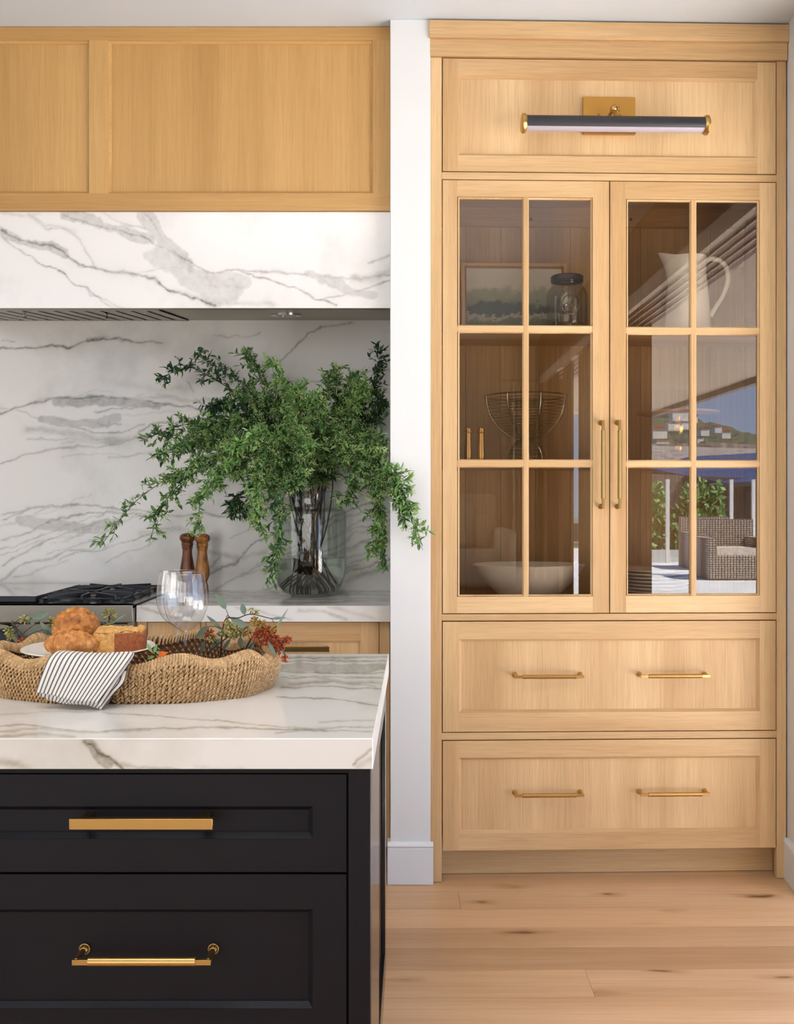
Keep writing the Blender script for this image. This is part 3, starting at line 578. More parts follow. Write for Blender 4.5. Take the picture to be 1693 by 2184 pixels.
q.tube([(.030*math.cos(t), -math.sqrt(max(jr*jr-(.030*math.cos(t))**2, 0))-.0005, jh*.42+.034*math.sin(t)) for t in np.linspace(0, 2*math.pi, 33)[:-1]], .0022, 6, closed=True)
for sx_ in (-1, 1):
    q.tube([(sx_*(.030+.004*math.sin(t*3)), -math.sqrt(jr*jr-.0012)-.0005, jh*.42+.040-t*.10) for t in np.linspace(0, 1, 12)], .0028, 6)
    q.tube([(sx_*.026+.006*math.cos(t), -jr*.93, jh*.42+.042+.006*math.sin(t)) for t in np.linspace(0, 6.28, 13)[:-1]], .002, 6, closed=True)
for i in range(7): q.tube([(-.018+i*.006, -jr*.985, jh*.42-.004), (-.012+i*.004, -jr*.99, jh*.42+.012*math.sin(i))], .0022, 6)
q.build('emblem', EMB, jar)
# pitcher
pw = 3.62/F; pr = 41*pw; ph = (706-545)*pw
pit = empty('pitcher', on_shelf(1466, .16, zS1+.001), TH, label='tall white ceramic pitcher on the top shelf behind the right door', cat='pitcher')
prof = [(.001, .0), (pr*1.16, .0), (pr*1.2, .006), (pr*1.16, .03), (pr*1.08, ph*.45), (pr*.99, ph*.66), (pr*.95, ph*.74), (pr*.96, ph*.76), (pr*.93, ph*.775), (pr*.93, ph*.86), (pr*.97, ph*.99), (pr*.96, ph*1.0), (pr*.90, ph*.985), (pr*.87, ph*.8), (pr*.85, ph*.6)]
n = 56; vs = []
for r_, z in prof:
    for j in range(n):
        a = 2*math.pi*j/n; da = min(a, 2*math.pi-a); k = math.exp(-(da/.42)**2)*max(0, (z/ph-.62)/.38)**1.3; rr_ = r_*(1+.62*k); vs.append((rr_*math.cos(a), rr_*math.sin(a)*(1-.15*k), z+.016*k))
q = B(); q.add(vs, [(i*n+j, i*n+(j+1) % n, (i+1)*n+(j+1) % n, (i+1)*n+j) for i in range(len(prof)-1) for j in range(n)]); bdy = q.build('body', WHITEC, pit)
q = B(); hp = [(-pr*.90, 0, ph*.93), (-pr*1.2, 0, ph*.985), (-pr*1.7, 0, ph*.96), (-pr*2.05, 0, ph*.86), (-pr*2.12, 0, ph*.70), (-pr*1.85, 0, ph*.50), (-pr*1.45, 0, ph*.34), (-pr*1.2, 0, ph*.22)]
q.tube(spline(hp, 30), [.0095]*20+[.0088]*11, 12); hd = q.build('handle', WHITEC, pit); pit.rotation_euler[2] = math.pi+TH
# wire bowl
wb = empty('wire_bowl', on_shelf(1121, .17, zS2+.001), TH, label='footed bowl of fine metal wire on the middle shelf', cat='bowl'); ww = 3.63/F
R0 = 88*ww; hB = (986-843)*ww; zn = hB*.36
def bowlr(t): return .012+(R0-.012)*math.sin(min(t, 1)*math.pi/2)**.85 if t > 0 else .012
q = B()
for i in range(20):
    t = (i/19); z = zn+(hB-zn)*(1-math.cos(t*math.pi/2))**.95; r_ = .012+(R0-.012)*math.sin(t*math.pi/2)
    q.tube([(r_*math.cos(a), r_*math.sin(a), z) for a in np.linspace(0, 2*math.pi, 41)[:-1]], .0011 if i < 19 else .0028, 4, closed=True)
q.build('wire_rings', PEWTER, wb, smooth=60)['kind'] = 'stuff'
q = B()
for k in range(8):
    a = k*math.pi/4+.2; q.tube([((.012+(R0-.012)*math.sin(t*math.pi/2))*math.cos(a), (.012+(R0-.012)*math.sin(t*math.pi/2))*math.sin(a), zn+(hB-zn)*(1-math.cos(t*math.pi/2))**.95) for t in np.linspace(0, 1, 14)], .0020, 5)
q.build('ribs', PEWTER, wb)
q = B()
for i in range(9):
    t = i/8; r_ = .012+.062*math.sin(t*math.pi/2); z = .002+(zn-.002)*(math.cos(t*math.pi/2)); q.tube([(r_*math.cos(a), r_*math.sin(a), z) for a in np.linspace(0, 2*math.pi, 33)[:-1]], .0013, 4, closed=True)
for k in range(8):
    a = k*math.pi/4; q.tube([((.012+.062*math.sin(t*math.pi/2))*math.cos(a), (.012+.062*math.sin(t*math.pi/2))*math.sin(a), .002+(zn-.002)*math.cos(t*math.pi/2)) for t in np.linspace(0, 1, 8)], .0018, 5)
q.build('foot', PEWTER, wb)
# inner deep wire cup
q = B()
for i in range(16):
    t = i/15; r_ = .010+36*ww*math.sin(t*math.pi/2)**.8; z = zn+(hB-.004-zn)*t; q.tube([(r_*math.cos(a), r_*math.sin(a), z) for a in np.linspace(0, 2*math.pi, 31)[:-1]], .0012, 4, closed=True)
q.build('inner_basket', PEWTER, wb)
# brass mills
for px, lb in ((998, 'brass candle holder at the far left of the middle shelf'), (1026, 'brass candle holder left of the wire bowl, nearer it')):
    k = 3.56/F; h = (984-908)*k
    lathe_thing('brass_candle_holder', [('shaft', [(.001, 0), (.020, 0), (.020, .004), (.0125, .010), (.0140, .03), (.0122, h*.55), (.0108, h*.80), (.0110, h*.82)], BRASSP, 28), ('finial', [(.0110, h*.82), (.0145, h*.845), (.0145, h*.87), (.0105, h*.89), (.0115, h*.93), (.0095, h*.97), (.001, h)], BRASSP, 28)], on_shelf(px, .07, zS2+.001), lb, 'candle holder', group='brass candle holders')
# cake stand
lathe_thing('cake_stand', [('plate', [(.001, .178), (.125, .178), (.148, .184), (.148, .190), (.001, .190)], INH, 56), ('pedestal', [(.001, .0), (.055, .0), (.055, .006), (.030, .014), (.018, .03), (.026, .05), (.026, .065), (.012, .08), (.020, .10), (.034, .12), (.034, .14), (.014, .16), (.03, .178)], BRASSP, 36)],
    on_shelf(1445, .17, zS2+.001), 'round wooden cake stand on a brass pedestal, middle shelf right', 'cake stand')
# big bowl
kb_ = 3.60/F; br = 120*kb_; z0b = zi0+.001; zrim = T(1127, 1203, .17).z; hb = zrim-z0b
lathe_thing('serving_bowl', [('bowl', [(.001, .0), (br*.30, .0), (br*.33, .006), (br*.52, hb*.25), (br*.74, hb*.52), (br*.90, hb*.78), (br*.985, hb*.95), (br, hb*.985), (br*.985, hb), (br*.95, hb*.985), (br*.86, hb*.8), (br*.66, hb*.5), (br*.4, hb*.25), (.001, hb*.16)], CERA, 64)], on_shelf(1127, .182, z0b), 'wide cream ceramic bowl on the bottom of the cabinet behind the left door', 'bowl', sy=.72)
# plates
for k in range(11):
    z = zi0+.002+k*.0125
    lathe_thing('dinner_plate', [('plate', [(.001, .003), (.07, .003), (.072, .0), (.078, .0), (.082, .004), (.128, .0095), (.13, .0115), (.127, .0125), (.085, .008), (.001, .007)], PLATEM, 48)], on_shelf(1392, .16, z), ['bottom', 'second from the bottom', 'third from the bottom', 'fourth from the bottom', 'fifth from the bottom', 'middle', 'fifth from the top', 'fourth from the top', 'third from the top', 'second from the top', 'topmost'][k]+' cream plate of the stack behind the right glass door', 'plate', group='stack of cream plates')
# ================================================================== KITCHEN WALL
YU = 3.460
xr = PLX-.001
def U(px, py, d=YU): v = P(px, py, d); return v.x, v.z
uc = empty('upper_cabinet', (0, YU, 0), label='honey oak panelled upper cabinet over the marble hood', cat='cabinet')
zt, zb = ZC-.002, U(0, 449)[1]
xs_ = [-1.72, U(190, 0)[0], U(231, 0)[0], U(795, 0)[0], xr]
def fp(x0, x1, z0, z1, rails):
    pass
q = B(); q.box(xs_[0], xs_[4], .0, .02, zb, U(0, 412)[1], 1); q.box(xs_[0], xs_[4], 0, .02, U(0, 86)[1], zt, 1); q.box(xs_[1], xs_[2], .0002, .02, U(0, 412)[1], U(0, 86)[1], 0); q.box(xs_[3], xs_[4], .0002, .02, U(0, 412)[1], U(0, 86)[1], 0)
q.build('face_frame', [UPV, UPH], uc)
for (x0, x1) in ((xs_[0], xs_[1]), (xs_[2], xs_[3])):
    z0, z1 = U(0, 412)[1], U(0, 86)[1]; w = .009; a = [(x0, z0), (x1, z0), (x1, z1), (x0, z1)]; b1 = [(x0+.002, z0+.002), (x1-.002, z0+.002), (x1-.002, z1-.002), (x0+.002, z1-.002)]; c1 = [(x0+w, z0+w), (x1-w, z0+w), (x1-w, z1-w), (x0+w, z1-w)]
    q = B(); q.add([(x, y, z) for ring, y in ((a, .002), (b1, .005), (c1, .0095), (c1, .013)) for x, z in ring], [(r_*4+k, r_*4+(k+1) % 4, r_*4+4+(k+1) % 4, r_*4+4+k) for r_ in range(3) for k in range(4)]); q.build('moulding', UPH, uc, smooth=0)
    bx('panel', x0+w-.001, x1-w+.001, .0125, .02, z0+w-.001, z1-w+.001, UPV, uc)
bx('carcass', -1.72, xr, .02, 4.07-YU, zb, zt, UPH, uc)
# hood
HY = 3.472; zhf = P(0, 657, HY).z; zhb = P(0, 683, DW).z
def zpx(pts): return [(x*.508, 400+y*.508) for x, y in pts]
hv = [(zpx([(0, 175), (80, 215), (200, 240), (260, 265), (330, 320), (400, 340), (480, 365), (560, 360), (640, 380), (700, 430), (800, 465), (900, 490)]), 3.2, .95), (zpx([(0, 180), (100, 225), (210, 248), (270, 275)]), 9, .5),
      (zpx([(0, 200), (100, 270), (200, 330), (280, 365), (310, 400), (360, 415), (400, 455), (440, 490), (480, 500)]), 2.0, .8), (zpx([(150, 140), (200, 175), (300, 180), (340, 220), (360, 270), (400, 340)]), 2.2, .5), (zpx([(360, 415), (380, 450), (430, 470), (520, 500)]), 2.5, .5),
      (zpx([(270, 110), (380, 135), (470, 170), (560, 195), (640, 215)]), 10, .45), (zpx([(270, 110), (380, 150), (500, 182), (600, 200), (680, 250), (730, 270), (800, 320), (870, 350), (980, 350), (1100, 355), (1200, 355), (1300, 365), (1400, 385), (1500, 375), (1636, 370)]), 2.4, .65),
      (zpx([(590, 110), (640, 160), (690, 225), (740, 270), (800, 340)]), 13, .42), (zpx([(600, 100), (660, 170), (700, 230), (745, 275)]), 1.6, .6), (zpx([(980, 350), (1060, 370), (1150, 395), (1250, 430), (1340, 465), (1410, 500)]), 1.8, .75),
      (zpx([(670, 290), (760, 340), (840, 400), (900, 440), (960, 440)]), 26, .36), (zpx([(860, 370), (950, 385), (1020, 400)]), 14, .36), (zpx([(560, 355), (680, 340), (780, 330)]), 1.8, .4), (zpx([(700, 430), (850, 470), (1000, 490), (1150, 495)]), 6, .35),
      (zpx([(1540, 320), (1590, 300), (1636, 280)]), 3, .6), (zpx([(1480, 370), (1560, 378), (1636, 355)]), 8, .5), (zpx([(1340, 465), (1450, 450), (1540, 420), (1636, 390)]), 2.2, .65), (zpx([(1300, 365), (1400, 400), (1480, 440), (1560, 450)]), 10, .38), (zpx([(0, 110), (100, 125), (160, 100)]), 4, .4), (zpx([(440, 105), (520, 150), (620, 170)]), 2, .5), (zpx([(120, 110), (180, 150), (320, 190)]), 5, .3)]
def fn_plane(x0, x1, y, z0, z1): return lambda u, v: np.stack([x0+(x1-x0)*u, np.full_like(u, y), z0+(z1-z0)*v], 1)
hood = empty('range_hood', (0, 0, 0), label='white marble-clad range hood with grey veins under the oak upper cabinet', cat='range hood')
marbleobj('marble_cladding', [(420, 104, fn_plane(-1.72, xr, HY, zhf, zb-.0015), hv, 21, 8)], [boxvf(-1.72, xr, HY+.001, HY+.03, zhf, zb-.001)], MAR, hood)
# sloping underside
UND = metal('hood_liner_steel', (158, 150, 132), .42, .05, (4, 200, 200))
def hz(y): return zhf+(zhb-zhf)*(y-HY)/(DW-HY)
q = B(); q.prism([(-1.72, HY+.03, hz(HY+.03)), (-1.72, DW, hz(DW)), (-1.72, DW, hz(DW)+.05), (-1.72, HY+.03, hz(HY+.03)+.05)], (xr+1.72, 0, 0), None, 0); q.build('underside', UND, hood, smooth=0)
q = B(); q.box(-1.72, xr, HY, HY+.03, zhf-.0005, zhf); q.build('edge', UND, hood)
# baffle insert
ya, yb = HY+.035, DW-.075
xa1 = P(333, 657, HY).x
q = B()
for (y0, y1) in ((ya, ya+.02), (yb, yb+.03)): q.add([(-1.7, y0, hz(y0)-.006), (xa1, y0, hz(y0)-.006), (xa1, y1, hz(y1)-.006), (-1.7, y1, hz(y1)-.006)], [(0, 1, 2, 3)]); q.add([(-1.7, y0, hz(y0)), (xa1, y0, hz(y0)), (xa1, y0, hz(y0)-.006), (-1.7, y0, hz(y0)-.006)], [(0, 1, 2, 3)]); q.add([(-1.7, y1, hz(y1)), (xa1, y1, hz(y1)), (xa1, y1, hz(y1)-.006), (-1.7, y1, hz(y1)-.006)], [(0, 1, 2, 3)])
q.add([(xa1-.035, ya, hz(ya)-.006), (xa1, ya, hz(ya)-.006), (xa1, yb+.03, hz(yb+.03)-.006), (xa1-.035, yb+.03, hz(yb+.03)-.006)], [(0, 1, 2, 3)])
q.build('insert_frame', STEEL, hood, smooth=0)
q = B(); q.add([(-1.7, ya, hz(ya)-.001), (xa1, ya, hz(ya)-.001), (xa1, yb, hz(yb)-.001), (-1.7, yb, hz(yb)-.001)], [(0, 1, 2, 3)]); q.build('insert_recess', BLKM, hood, smooth=0)
x = xa1-.06
while x > -1.66:
    q = B(); y0, y1 = ya+.02, yb; h = .010
    q.prism([(x, y0, hz(y0)-.002), (x-.036, y0, hz(y0)-.002), (x-.040, y0, hz(y0)-h*.4), (x-.018, y0, hz(y0)-h*.9), (x+.002, y0, hz(y0)-h*.4)], (0, y1-y0, hz(y1)-hz(y0)), None, 0); q.build('baffle', STEEL, hood, smooth=0); x -= .0555
for px in (54, 228):
    c = P(px, 672, ya+.12); q = B(); q.tube([c+Vector((0, 0, .016)), c+Vector((0, -.004, .004)), c+Vector((0, 0, -.004))], [.002, .006, .003], 10); q.tube([c+Vector((0, 0, -.004)), c+Vector((0, 0, -.014))], [.0035, .006], 12); q.build('baffle_pull', CHROME, hood)
c = Vector((P(610, 670, 3.74).x, 3.74, hz(3.74))); nrm = Vector((0, -(zhb-zhf), (DW-HY))).normalized()
def tilt_ring(q, c, r0, r1, dz, n=36, m=0):
    ay = Vector((0, nrm.z, -nrm.y)); ax = Vector((1, 0, 0))
    vs = [c-nrm*d+ax*r_*math.cos(a)+ay*r_*math.sin(a) for r_, d in ((r0, .0), (r0, dz), (r1, dz), (r1, .001)) for a in np.linspace(0, 2*math.pi, n+1)[:-1]]
    q.add(vs, [(i*n+j, i*n+(j+1) % n, (i+1)*n+(j+1) % n, (i+1)*n+j) for i in range(3) for j in range(n)], m)
q = B(); tilt_ring(q, c, .058, .040, .006); q.build('downlight_ring', CHROME, hood); q = B(); tilt_ring(q, c, .040, .0005, .003); q.build('downlight_lens', DIFF, hood)
# backsplash
bv = [([(0, 745), (60, 741), (120, 738), (145, 742), (200, 727), (260, 722), (300, 730), (345, 732)], 2.2, .85), ([(190, 726), (230, 722), (262, 724)], 5, .6), ([(0, 730), (30, 727)], 1.5, .5),
      ([(0, 882), (60, 862), (110, 852), (160, 850), (240, 848), (300, 852), (345, 862), (410, 868), (470, 880)], 2.4, .85), ([(120, 858), (200, 858), (280, 860), (335, 866)], 9, .55), ([(0, 868), (100, 893), (180, 900), (260, 905)], 2, .5), ([(90, 893), (150, 905), (200, 902), (255, 892)], 9, .45), ([(200, 880), (270, 872), (350, 866)], 2, .7),
      ([(0, 988), (60, 972), (120, 958), (200, 952), (270, 940), (330, 925)], 2.2, .7), ([(60, 915), (110, 922), (180, 930), (240, 938), (310, 932)], 8, .42), ([(150, 912), (200, 920), (260, 918), (310, 905)], 2, .6), ([(300, 920), (330, 905), (400, 900), (470, 860), (540, 850)], 2.4, .7), ([(340, 840), (400, 858), (470, 850), (520, 830)], 5, .4),
      ([(0, 1102), (60, 1083), (130, 1075), (200, 1080), (300, 1088), (380, 1100), (440, 1090), (520, 1110)], 2.2, .65), ([(0, 1155), (60, 1135), (110, 1108), (160, 1100), (240, 1092), (300, 1098)], 2, .65), ([(0, 1210), (50, 1180), (100, 1150), (160, 1130), (230, 1108)], 2.2, .65), ([(50, 1110), (120, 1120), (180, 1128), (240, 1120)], 11, .35), ([(0, 1242), (50, 1205), (110, 1190), (130, 1180)], 3, .5), ([(100, 1180), (180, 1160), (230, 1130), (290, 1100)], 1.6, .4),
      ([(430, 1232), (500, 1200), (545, 1160), (600, 1135), (700, 1110), (760, 1085), (831, 1062)], 2.6, .8), ([(460, 1252), (540, 1212), (600, 1190), (640, 1160)], 2.4, .7), ([(450, 1180), (520, 1190), (570, 1180)], 5, .4), ([(560, 1258), (640, 1232), (700, 1225), (770, 1215), (831, 1190)], 3, .75), ([(740, 1240), (790, 1222), (831, 1206)], 5, .6), ([(640, 1190), (700, 1150), (760, 1130), (831, 1110)], 2, .6), ([(400, 1225), (450, 1210), (470, 1190)], 2, .5),
      ([(590, 775), (620, 742), (660, 712), (690, 693), (750, 690)], 1.8, .7), ([(600, 825), (650, 812), (700, 815), (770, 795), (831, 790)], 2.4, .6), ([(450, 715), (480, 718), (500, 712), (530, 718), (555, 708)], 1.8, .55), ([(400, 815), (410, 835)], 2, .5), ([(250, 815), (340, 830), (380, 825)], 8, .2), ([(380, 950), (470, 960), (540, 940)], 5, .4), ([(740, 900), (790, 880), (831, 870)], 3, .6), ([(300, 1140), (380, 1130), (460, 1150)], 7, .25)]
vr_ = random.Random(8)
for _ in range(15):
    x_, y_ = vr_.uniform(-30, 230), vr_.uniform(1075, 1240); bv.append(([(x_, y_), (x_+40, y_-vr_.uniform(5, 18)), (x_+90, y_-vr_.uniform(18, 40)), (x_+vr_.uniform(110, 170), y_-vr_.uniform(35, 55))], vr_.uniform(1.0, 2.0), vr_.uniform(.3, .6)))
for _ in range(16):
    x_, y_ = vr_.uniform(420, 740), vr_.uniform(1100, 1262); bv.append(([(x_, y_), (x_+35, y_-vr_.uniform(10, 20)), (x_+80, y_-vr_.uniform(26, 44)), (x_+vr_.uniform(100, 150), y_-vr_.uniform(44, 66))], vr_.uniform(1.0, 2.4), vr_.uniform(.3, .65)))
for _ in range(10):
    x_, y_ = vr_.uniform(-30, 260), vr_.uniform(845, 985); bv.append(([(x_, y_), (x_+50, y_-vr_.uniform(-4, 6)), (x_+110, y_-vr_.uniform(-2, 12)), (x_+vr_.uniform(130, 200), y_-vr_.uniform(0, 18))], vr_.uniform(1.0, 2.0), vr_.uniform(.25, .5)))
zct = CH-232*3.45/F
tag(marbleobj('backsplash', [(370, 250, fn_plane(-1.75, xr, DW, zct, zhb+.02), bv, 33, 8)], [boxvf(-1.75, xr, DW+.001, 4.079, zct-.3, zhb+.1)], MARB), 'white marble backsplash with charcoal veins behind the vase', 'backsplash')
# counter slab, right of the range
YC = 3.45; zcb = CH-266*YC/F
xcl = P(291, 1292, YC).x
cvt = [([(330, 1280), (450, 1268), (560, 1272), (700, 1266), (831, 1270)], 3, .6), ([(430, 1262), (560, 1264), (831, 1262)], 2, .6), ([(300, 1288), (480, 1283), (640, 1286), (831, 1280)], 3, .55), ([(560, 1276), (700, 1278), (831, 1276)], 1.5, .6), ([(340, 1272), (500, 1275), (600, 1280)], 4, .4)]
cvf = [([(300, 1296), (350, 1310), (400, 1322)], 3, .35), ([(500, 1298), (560, 1306), (620, 1320)], 3, .3), ([(640, 1300), (690, 1306), (740, 1322)], 3, .4), ([(700, 1296), (760, 1308), (800, 1318)], 4, .3)]
ctop = lambda u, v: np.stack([xcl+(xr-xcl)*u, YC+.002+(DW-YC-.002)*v, np.full_like(u, zct)], 1)
cb = B(); cb.box(xcl, xr, YC+.0005, DW, zcb, zct-.0008); cb.add([(xcl, YC, zct-.002), (xr, YC, zct-.002), (xr, YC+.002, zct), (xcl, YC+.002, zct)], [(0, 1, 2, 3)])
tag(marbleobj('countertop', [(250, 60, ctop, cvt, 41, 3), (250, 14, fn_plane(xcl, xr, YC, zcb, zct-.002), cvf, 44, 5)], [(cb.v, cb.f)], MART), 'white marble countertop carrying the vase and the mills', 'countertop')
# base cabinet
YB = 3.478
bc = empty('base_cabinet', (0, YB, 0), label='light oak base cabinet with a brass pull under the marble counter', cat='cabinet')
zbt = zcb-.002
def bxp(name, pa, pb, z0, z1, m, par, y0=0, y1=.02, bv=.0008): return bx(name, P(pa, 0, YB).x, P(pb, 0, YB).x, y0, y1, z0, z1, m, par, bv)
bxp('stile', 291, 313, .1, zbt, OKV, bc); bxp('stile', 809, 831, .1, zbt, OKV, bc); bxp('pullout_front', 314.5, 427, .1, zbt-.003, OKV, bc); bxp('stile', 428.5, 438.5, .1, zbt, OKV, bc)
x0, x1 = P(440, 0, YB).x, P(807.5, 0, YB).x; pz = P(0, 1366, YB).z
dh = .24
for k in range(3):
    zt_ = zbt-.003-k*(dh+.004); d_ = shaker(bc, x0, x1, zt_-dh, zt_, x0+.062, P(769, 0, YB).x, zt_-dh+.062, zt_-(zbt-.003-pz), 'drawer')
    if k == 0:
        za = P(0, 1379, YB-.03).z; zb_ = P(0, 1390, YB-.03).z; xa, xb = P(545, 0, YB-.03).x, P(703, 0, YB-.03).x; q = B(); q.box(xa, xb, -.036, -.026, zb_, za); q.box(xa+.01, xa+.022, -.03, .012, zb_+.003, za-.003); q.box(xb-.022, xb-.01, -.03, .012, zb_+.003, za-.003); q.build('handle', BRASSD, d_, .001)
bx('carcass', xcl+.001, xr, .021, DW-YB, .1, zbt, OKV, bc); bx('toe_kick', xcl+.001, xr, .06, .08, 0, .1, OKH, bc)
# ------------------------------------------------------------------ range
YR = 3.415; zrt = P(0, 1291, YR).z; xrr = xcl-.004; rg = empty('gas_range', (-1.2, YR, 0), label='stainless steel gas range with black cast iron grates', cat='stove')
rx = lambda x: x+1.2
def rb(nm, x0, x1, y0, y1, z0, z1, m, bv=0, par=None): return bx(nm, rx(x0), rx(x1), y0-YR, y1-YR, z0, z1, m, par or rg, bv)
rb('body', -1.70, xrr, 3.47, DW-.002, .12, zrt-.012, STEEL); rb('front_panel', -1.70, xrr, YR, 3.47, P(0, 1328, YR).z, zrt, STEEL, .002); rb('oven_door', -1.70, xrr, 3.45, 3.47, .2, P(0, 1330, YR).z-.004, STEEL, .003)
rb('side_trim', xrr-.02, xrr, YR+.01, 3.46, .15, P(0, 1328, YR).z, STEEL, .001)
COOK = metal('dark_cooktop_steel', (92, 94, 98), .22); rb('cooktop', -1.70, xrr, YR+.001, DW-.003, zrt-.012, zrt, COOK, .001); rb('back_guard', -1.70, xrr, DW-.02, DW-.002, zrt, P(0, 1247, DW).z, STEEL)
ck = P(3, 1362, YR-.01)
q = B(); q.tube([(rx(ck.x), .03, ck.z), (rx(ck.x), .0, ck.z)], .046, 32); q.build('knob_bezel', STEEL, rg); q = B(); q.tube([(rx(ck.x), .0, ck.z), (rx(ck.x), -.03, ck.z), (rx(ck.x), -.034, ck.z)], [.034, .030, .026], 32); q.build('knob', IRON, rg)
# griddle cover
gx1 = P(76, 0, 3.50).x
rb('griddle_cover', -1.70, gx1, 3.50, 3.99, zrt+.001, P(0, 1273, 3.50).z, IRON, .003)
q = B(); q.box(rx(-1.70), rx(gx1)-.0, 3.505-YR, 3.985-YR, P(0, 1273, 3.5).z, P(0, 1273, 3.5).z+.003); q.build('griddle_plate', CHROME, rg, .001)
# grate
zg0, zg1 = zrt+.012, P(0, 1276, 3.50).z; gy0, gy1 = 3.50, 3.98; ga, gb = P(84, 0, 3.5).x, P(250, 0, 3.5).x+.07; gb = P(256, 0, 3.5).x+.015
gr = empty('burner_grate', (0, 0, 0), label='black cast iron burner grate on the right of the gas range', cat='grate'); t = .014
q = B()
q.box(ga, gb, gy0, gy0+t, zg0, zg1); q.box(ga, gb, gy1-t, gy1, zg0+.008, zg1); q.box(ga, ga+t, gy0, gy1, zg0, zg1); q.box(gb-t, gb, gy0, gy1, zg0, zg1); 
q.build('grate_frame', IRON, gr, .003)
q = B(); mx_, my_ = (ga+gb)/2, (gy0+gy1)/2; q.box(ga, gb, my_-.006, my_+.006, zg0+.010, zg1+.001); q.build('crossbar', IRON, gr, .002)
for cy in ((gy0+my_)/2, (gy1+my_)/2):
    for k in range(8):
        a = k*math.pi/4+math.pi/8*0; dx, dy = math.cos(a), math.sin(a); ex = min(abs((gb-ga)/2/dx) if abs(dx) > .01 else 9, abs((gy1-gy0)/4/dy) if abs(dy) > .01 else 9)
        p0 = Vector((mx_+dx*.035, cy+dy*.035, (zg0+zg1)/2+.006)); p1 = Vector((mx_+dx*ex, cy+dy*ex, (zg0+zg1)/2+.004)); ax = (p1-p0)/2; s_ = Vector((-dy, dx, 0))*.0045
        q = B(); q.obox((p0+p1)/2, ax, s_, (0, 0, .009)); q.build('finger', IRON, gr, .0015)
    q = B(); q.lathe([(.001, 0), (.045, 0), (.045, .006), (.032, .008), (.030, .014), (.001, .016)], (mx_-(-1.2), cy-YR, zrt), 28); q.build('burner', IRON, rg)
for (x_, y_) in ((ga, gy0), (gb-t, gy0), (ga, gy1-t), (gb-t, gy1-t)): bx('foot', x_, x_+t, y_, y_+t, zrt+.0005, zg0, IRON, gr)
# ------------------------------------------------------------------ pepper mills
def mill(px, cx_d, m, label, topy, k=1):
    z0 = zct+.0008; d = cx_d; s = d/F; X = (px-CX)*s; h = (1060-topy)*s+CH-z0; hb_ = h*.935
    u_ = s; body = [(12.6, 0), (13.2, .01), (13.2, .10), (12.2, .125), (10.6, .155), (10.4, .18), (12.2, .22), (14.8, .265), (15.7, .31), (15.3, .37), (13.4, .46), (11.2, .56), (10.2, .63), (10.3, .675), (11.6, .705), (11.9, .712), (11.9, .724), (11.0, .730), (11.2, .738)]
    hd_ = [(12.4, .740), (12.6, .745), (12.6, .778), (11.6, .784), (12.6, .800), (15.2, .825), (16.2, .850), (15.9, .880), (13.6, .908), (9.6, .926), (4.5, .934), (.01, .936)]
    prof = [(.0005, 0)]+[(p.x*u_, p.z*h) for p in spline([(a, 0, b) for a, b in body[2:14]], 40)]; prof = [(.0005, 0), (12.6*u_, 0), (13.2*u_, .01*h)]+prof[1:]+[(a*u_, b*h) for a, b in body[14:]]
    head = [(11.0*u_, .738*h)]+[(a*u_, b*h) for a, b in hd_[:4]]+[(max(p.x, .01)*u_, p.z*h) for p in spline([(a, 0, b) for a, b in hd_[4:]], 24)]; hb_ = .934*h
    sc_ = 1
    return lathe_thing('pepper_mill', [('body', [(r*sc_, z) for r, z in prof], m, 36), ('head', [(r*sc_, z) for r, z in head], m, 36), ('finial', [(.004, hb_), (.0035, hb_+.004), (.0052, hb_+.010), (.005, h-.003), (.002, h), (.0005, h)], CHROME, 20)], Vector((X, d, z0)), label, 'pepper mill', group='wooden pepper mills by the backsplash')
mill(399.5, 3.94, MILLD, 'darker brown wooden pepper mill, left one by the backsplash', 1128)
mill(431.5, 3.90, MILLO, 'lighter streaky olive wood pepper mill, right one by the backsplash', 1129)
# ================================================================== VASE
VD = 3.81; s = VD/F; vx = (661-CX)*s; vr = 77.5*s; z0 = zct+.001
zv = lambda py: P(0, py, VD-vr*.3).z-z0
zsh, ztp = zv(1088), zv(1047)
prof = [(.001, .004), (vr*.55, .004), (vr*.74, .014), (vr*.88, .036), (vr*.97, .075), (vr, .115), (vr, zsh-.014), (vr*.985, zsh-.004), (vr*.93, zsh+.002), (vr*.82, zsh+.006), (vr*.80, zsh+.014), (vr*.80, ztp-.004), (vr*.815, ztp)]
vase = empty('glass_vase', (vx, VD, z0), label='large clear glass vase of leafy branches on the marble counter', cat='vase')
q = B(); q.lathe(prof, n=72); q.lathe([(r-.0035 if r > .01 else r, z+.0030 if z < .02 else z) for r, z in prof], n=72); q.lathe([(prof[-1][0], ztp), (prof[-1][0]-.0017, ztp+.0015), (prof[-1][0]-.0035, ztp)], n=72); q.build('glass_body', VGL, vase)
q = B(); q.lathe([(.001, .0), (vr*.5, .0), (vr*.56, .004)], n=48); q.build('base', VGL, vase)
zw = P(0, 1191, VD-vr*.5).z-z0
WAT = bpy.data.materials.new('vase_water'); WAT.use_nodes = True; wt = WAT.node_tree; wt.nodes.clear(); wo_ = wt.nodes.new('ShaderNodeOutputMaterial'); wg = wt.nodes.new('ShaderNodeBsdfGlass'); wg.inputs['IOR'].default_value = 1.2; wg.inputs[0].default_value = (.93, .95, .92, 1)
wt.links.new(wg.outputs[0], wo_.inputs[0])
wp = [(.001, .0085)]+[(r-.005, max(z, .0085)) for r, z in prof[1:6]]+[(vr-.005, zw-.001), (vr-.007, zw), (.001, zw)]
q = B(); q.lathe(wp, n=72); q.build('water', WAT, vase)
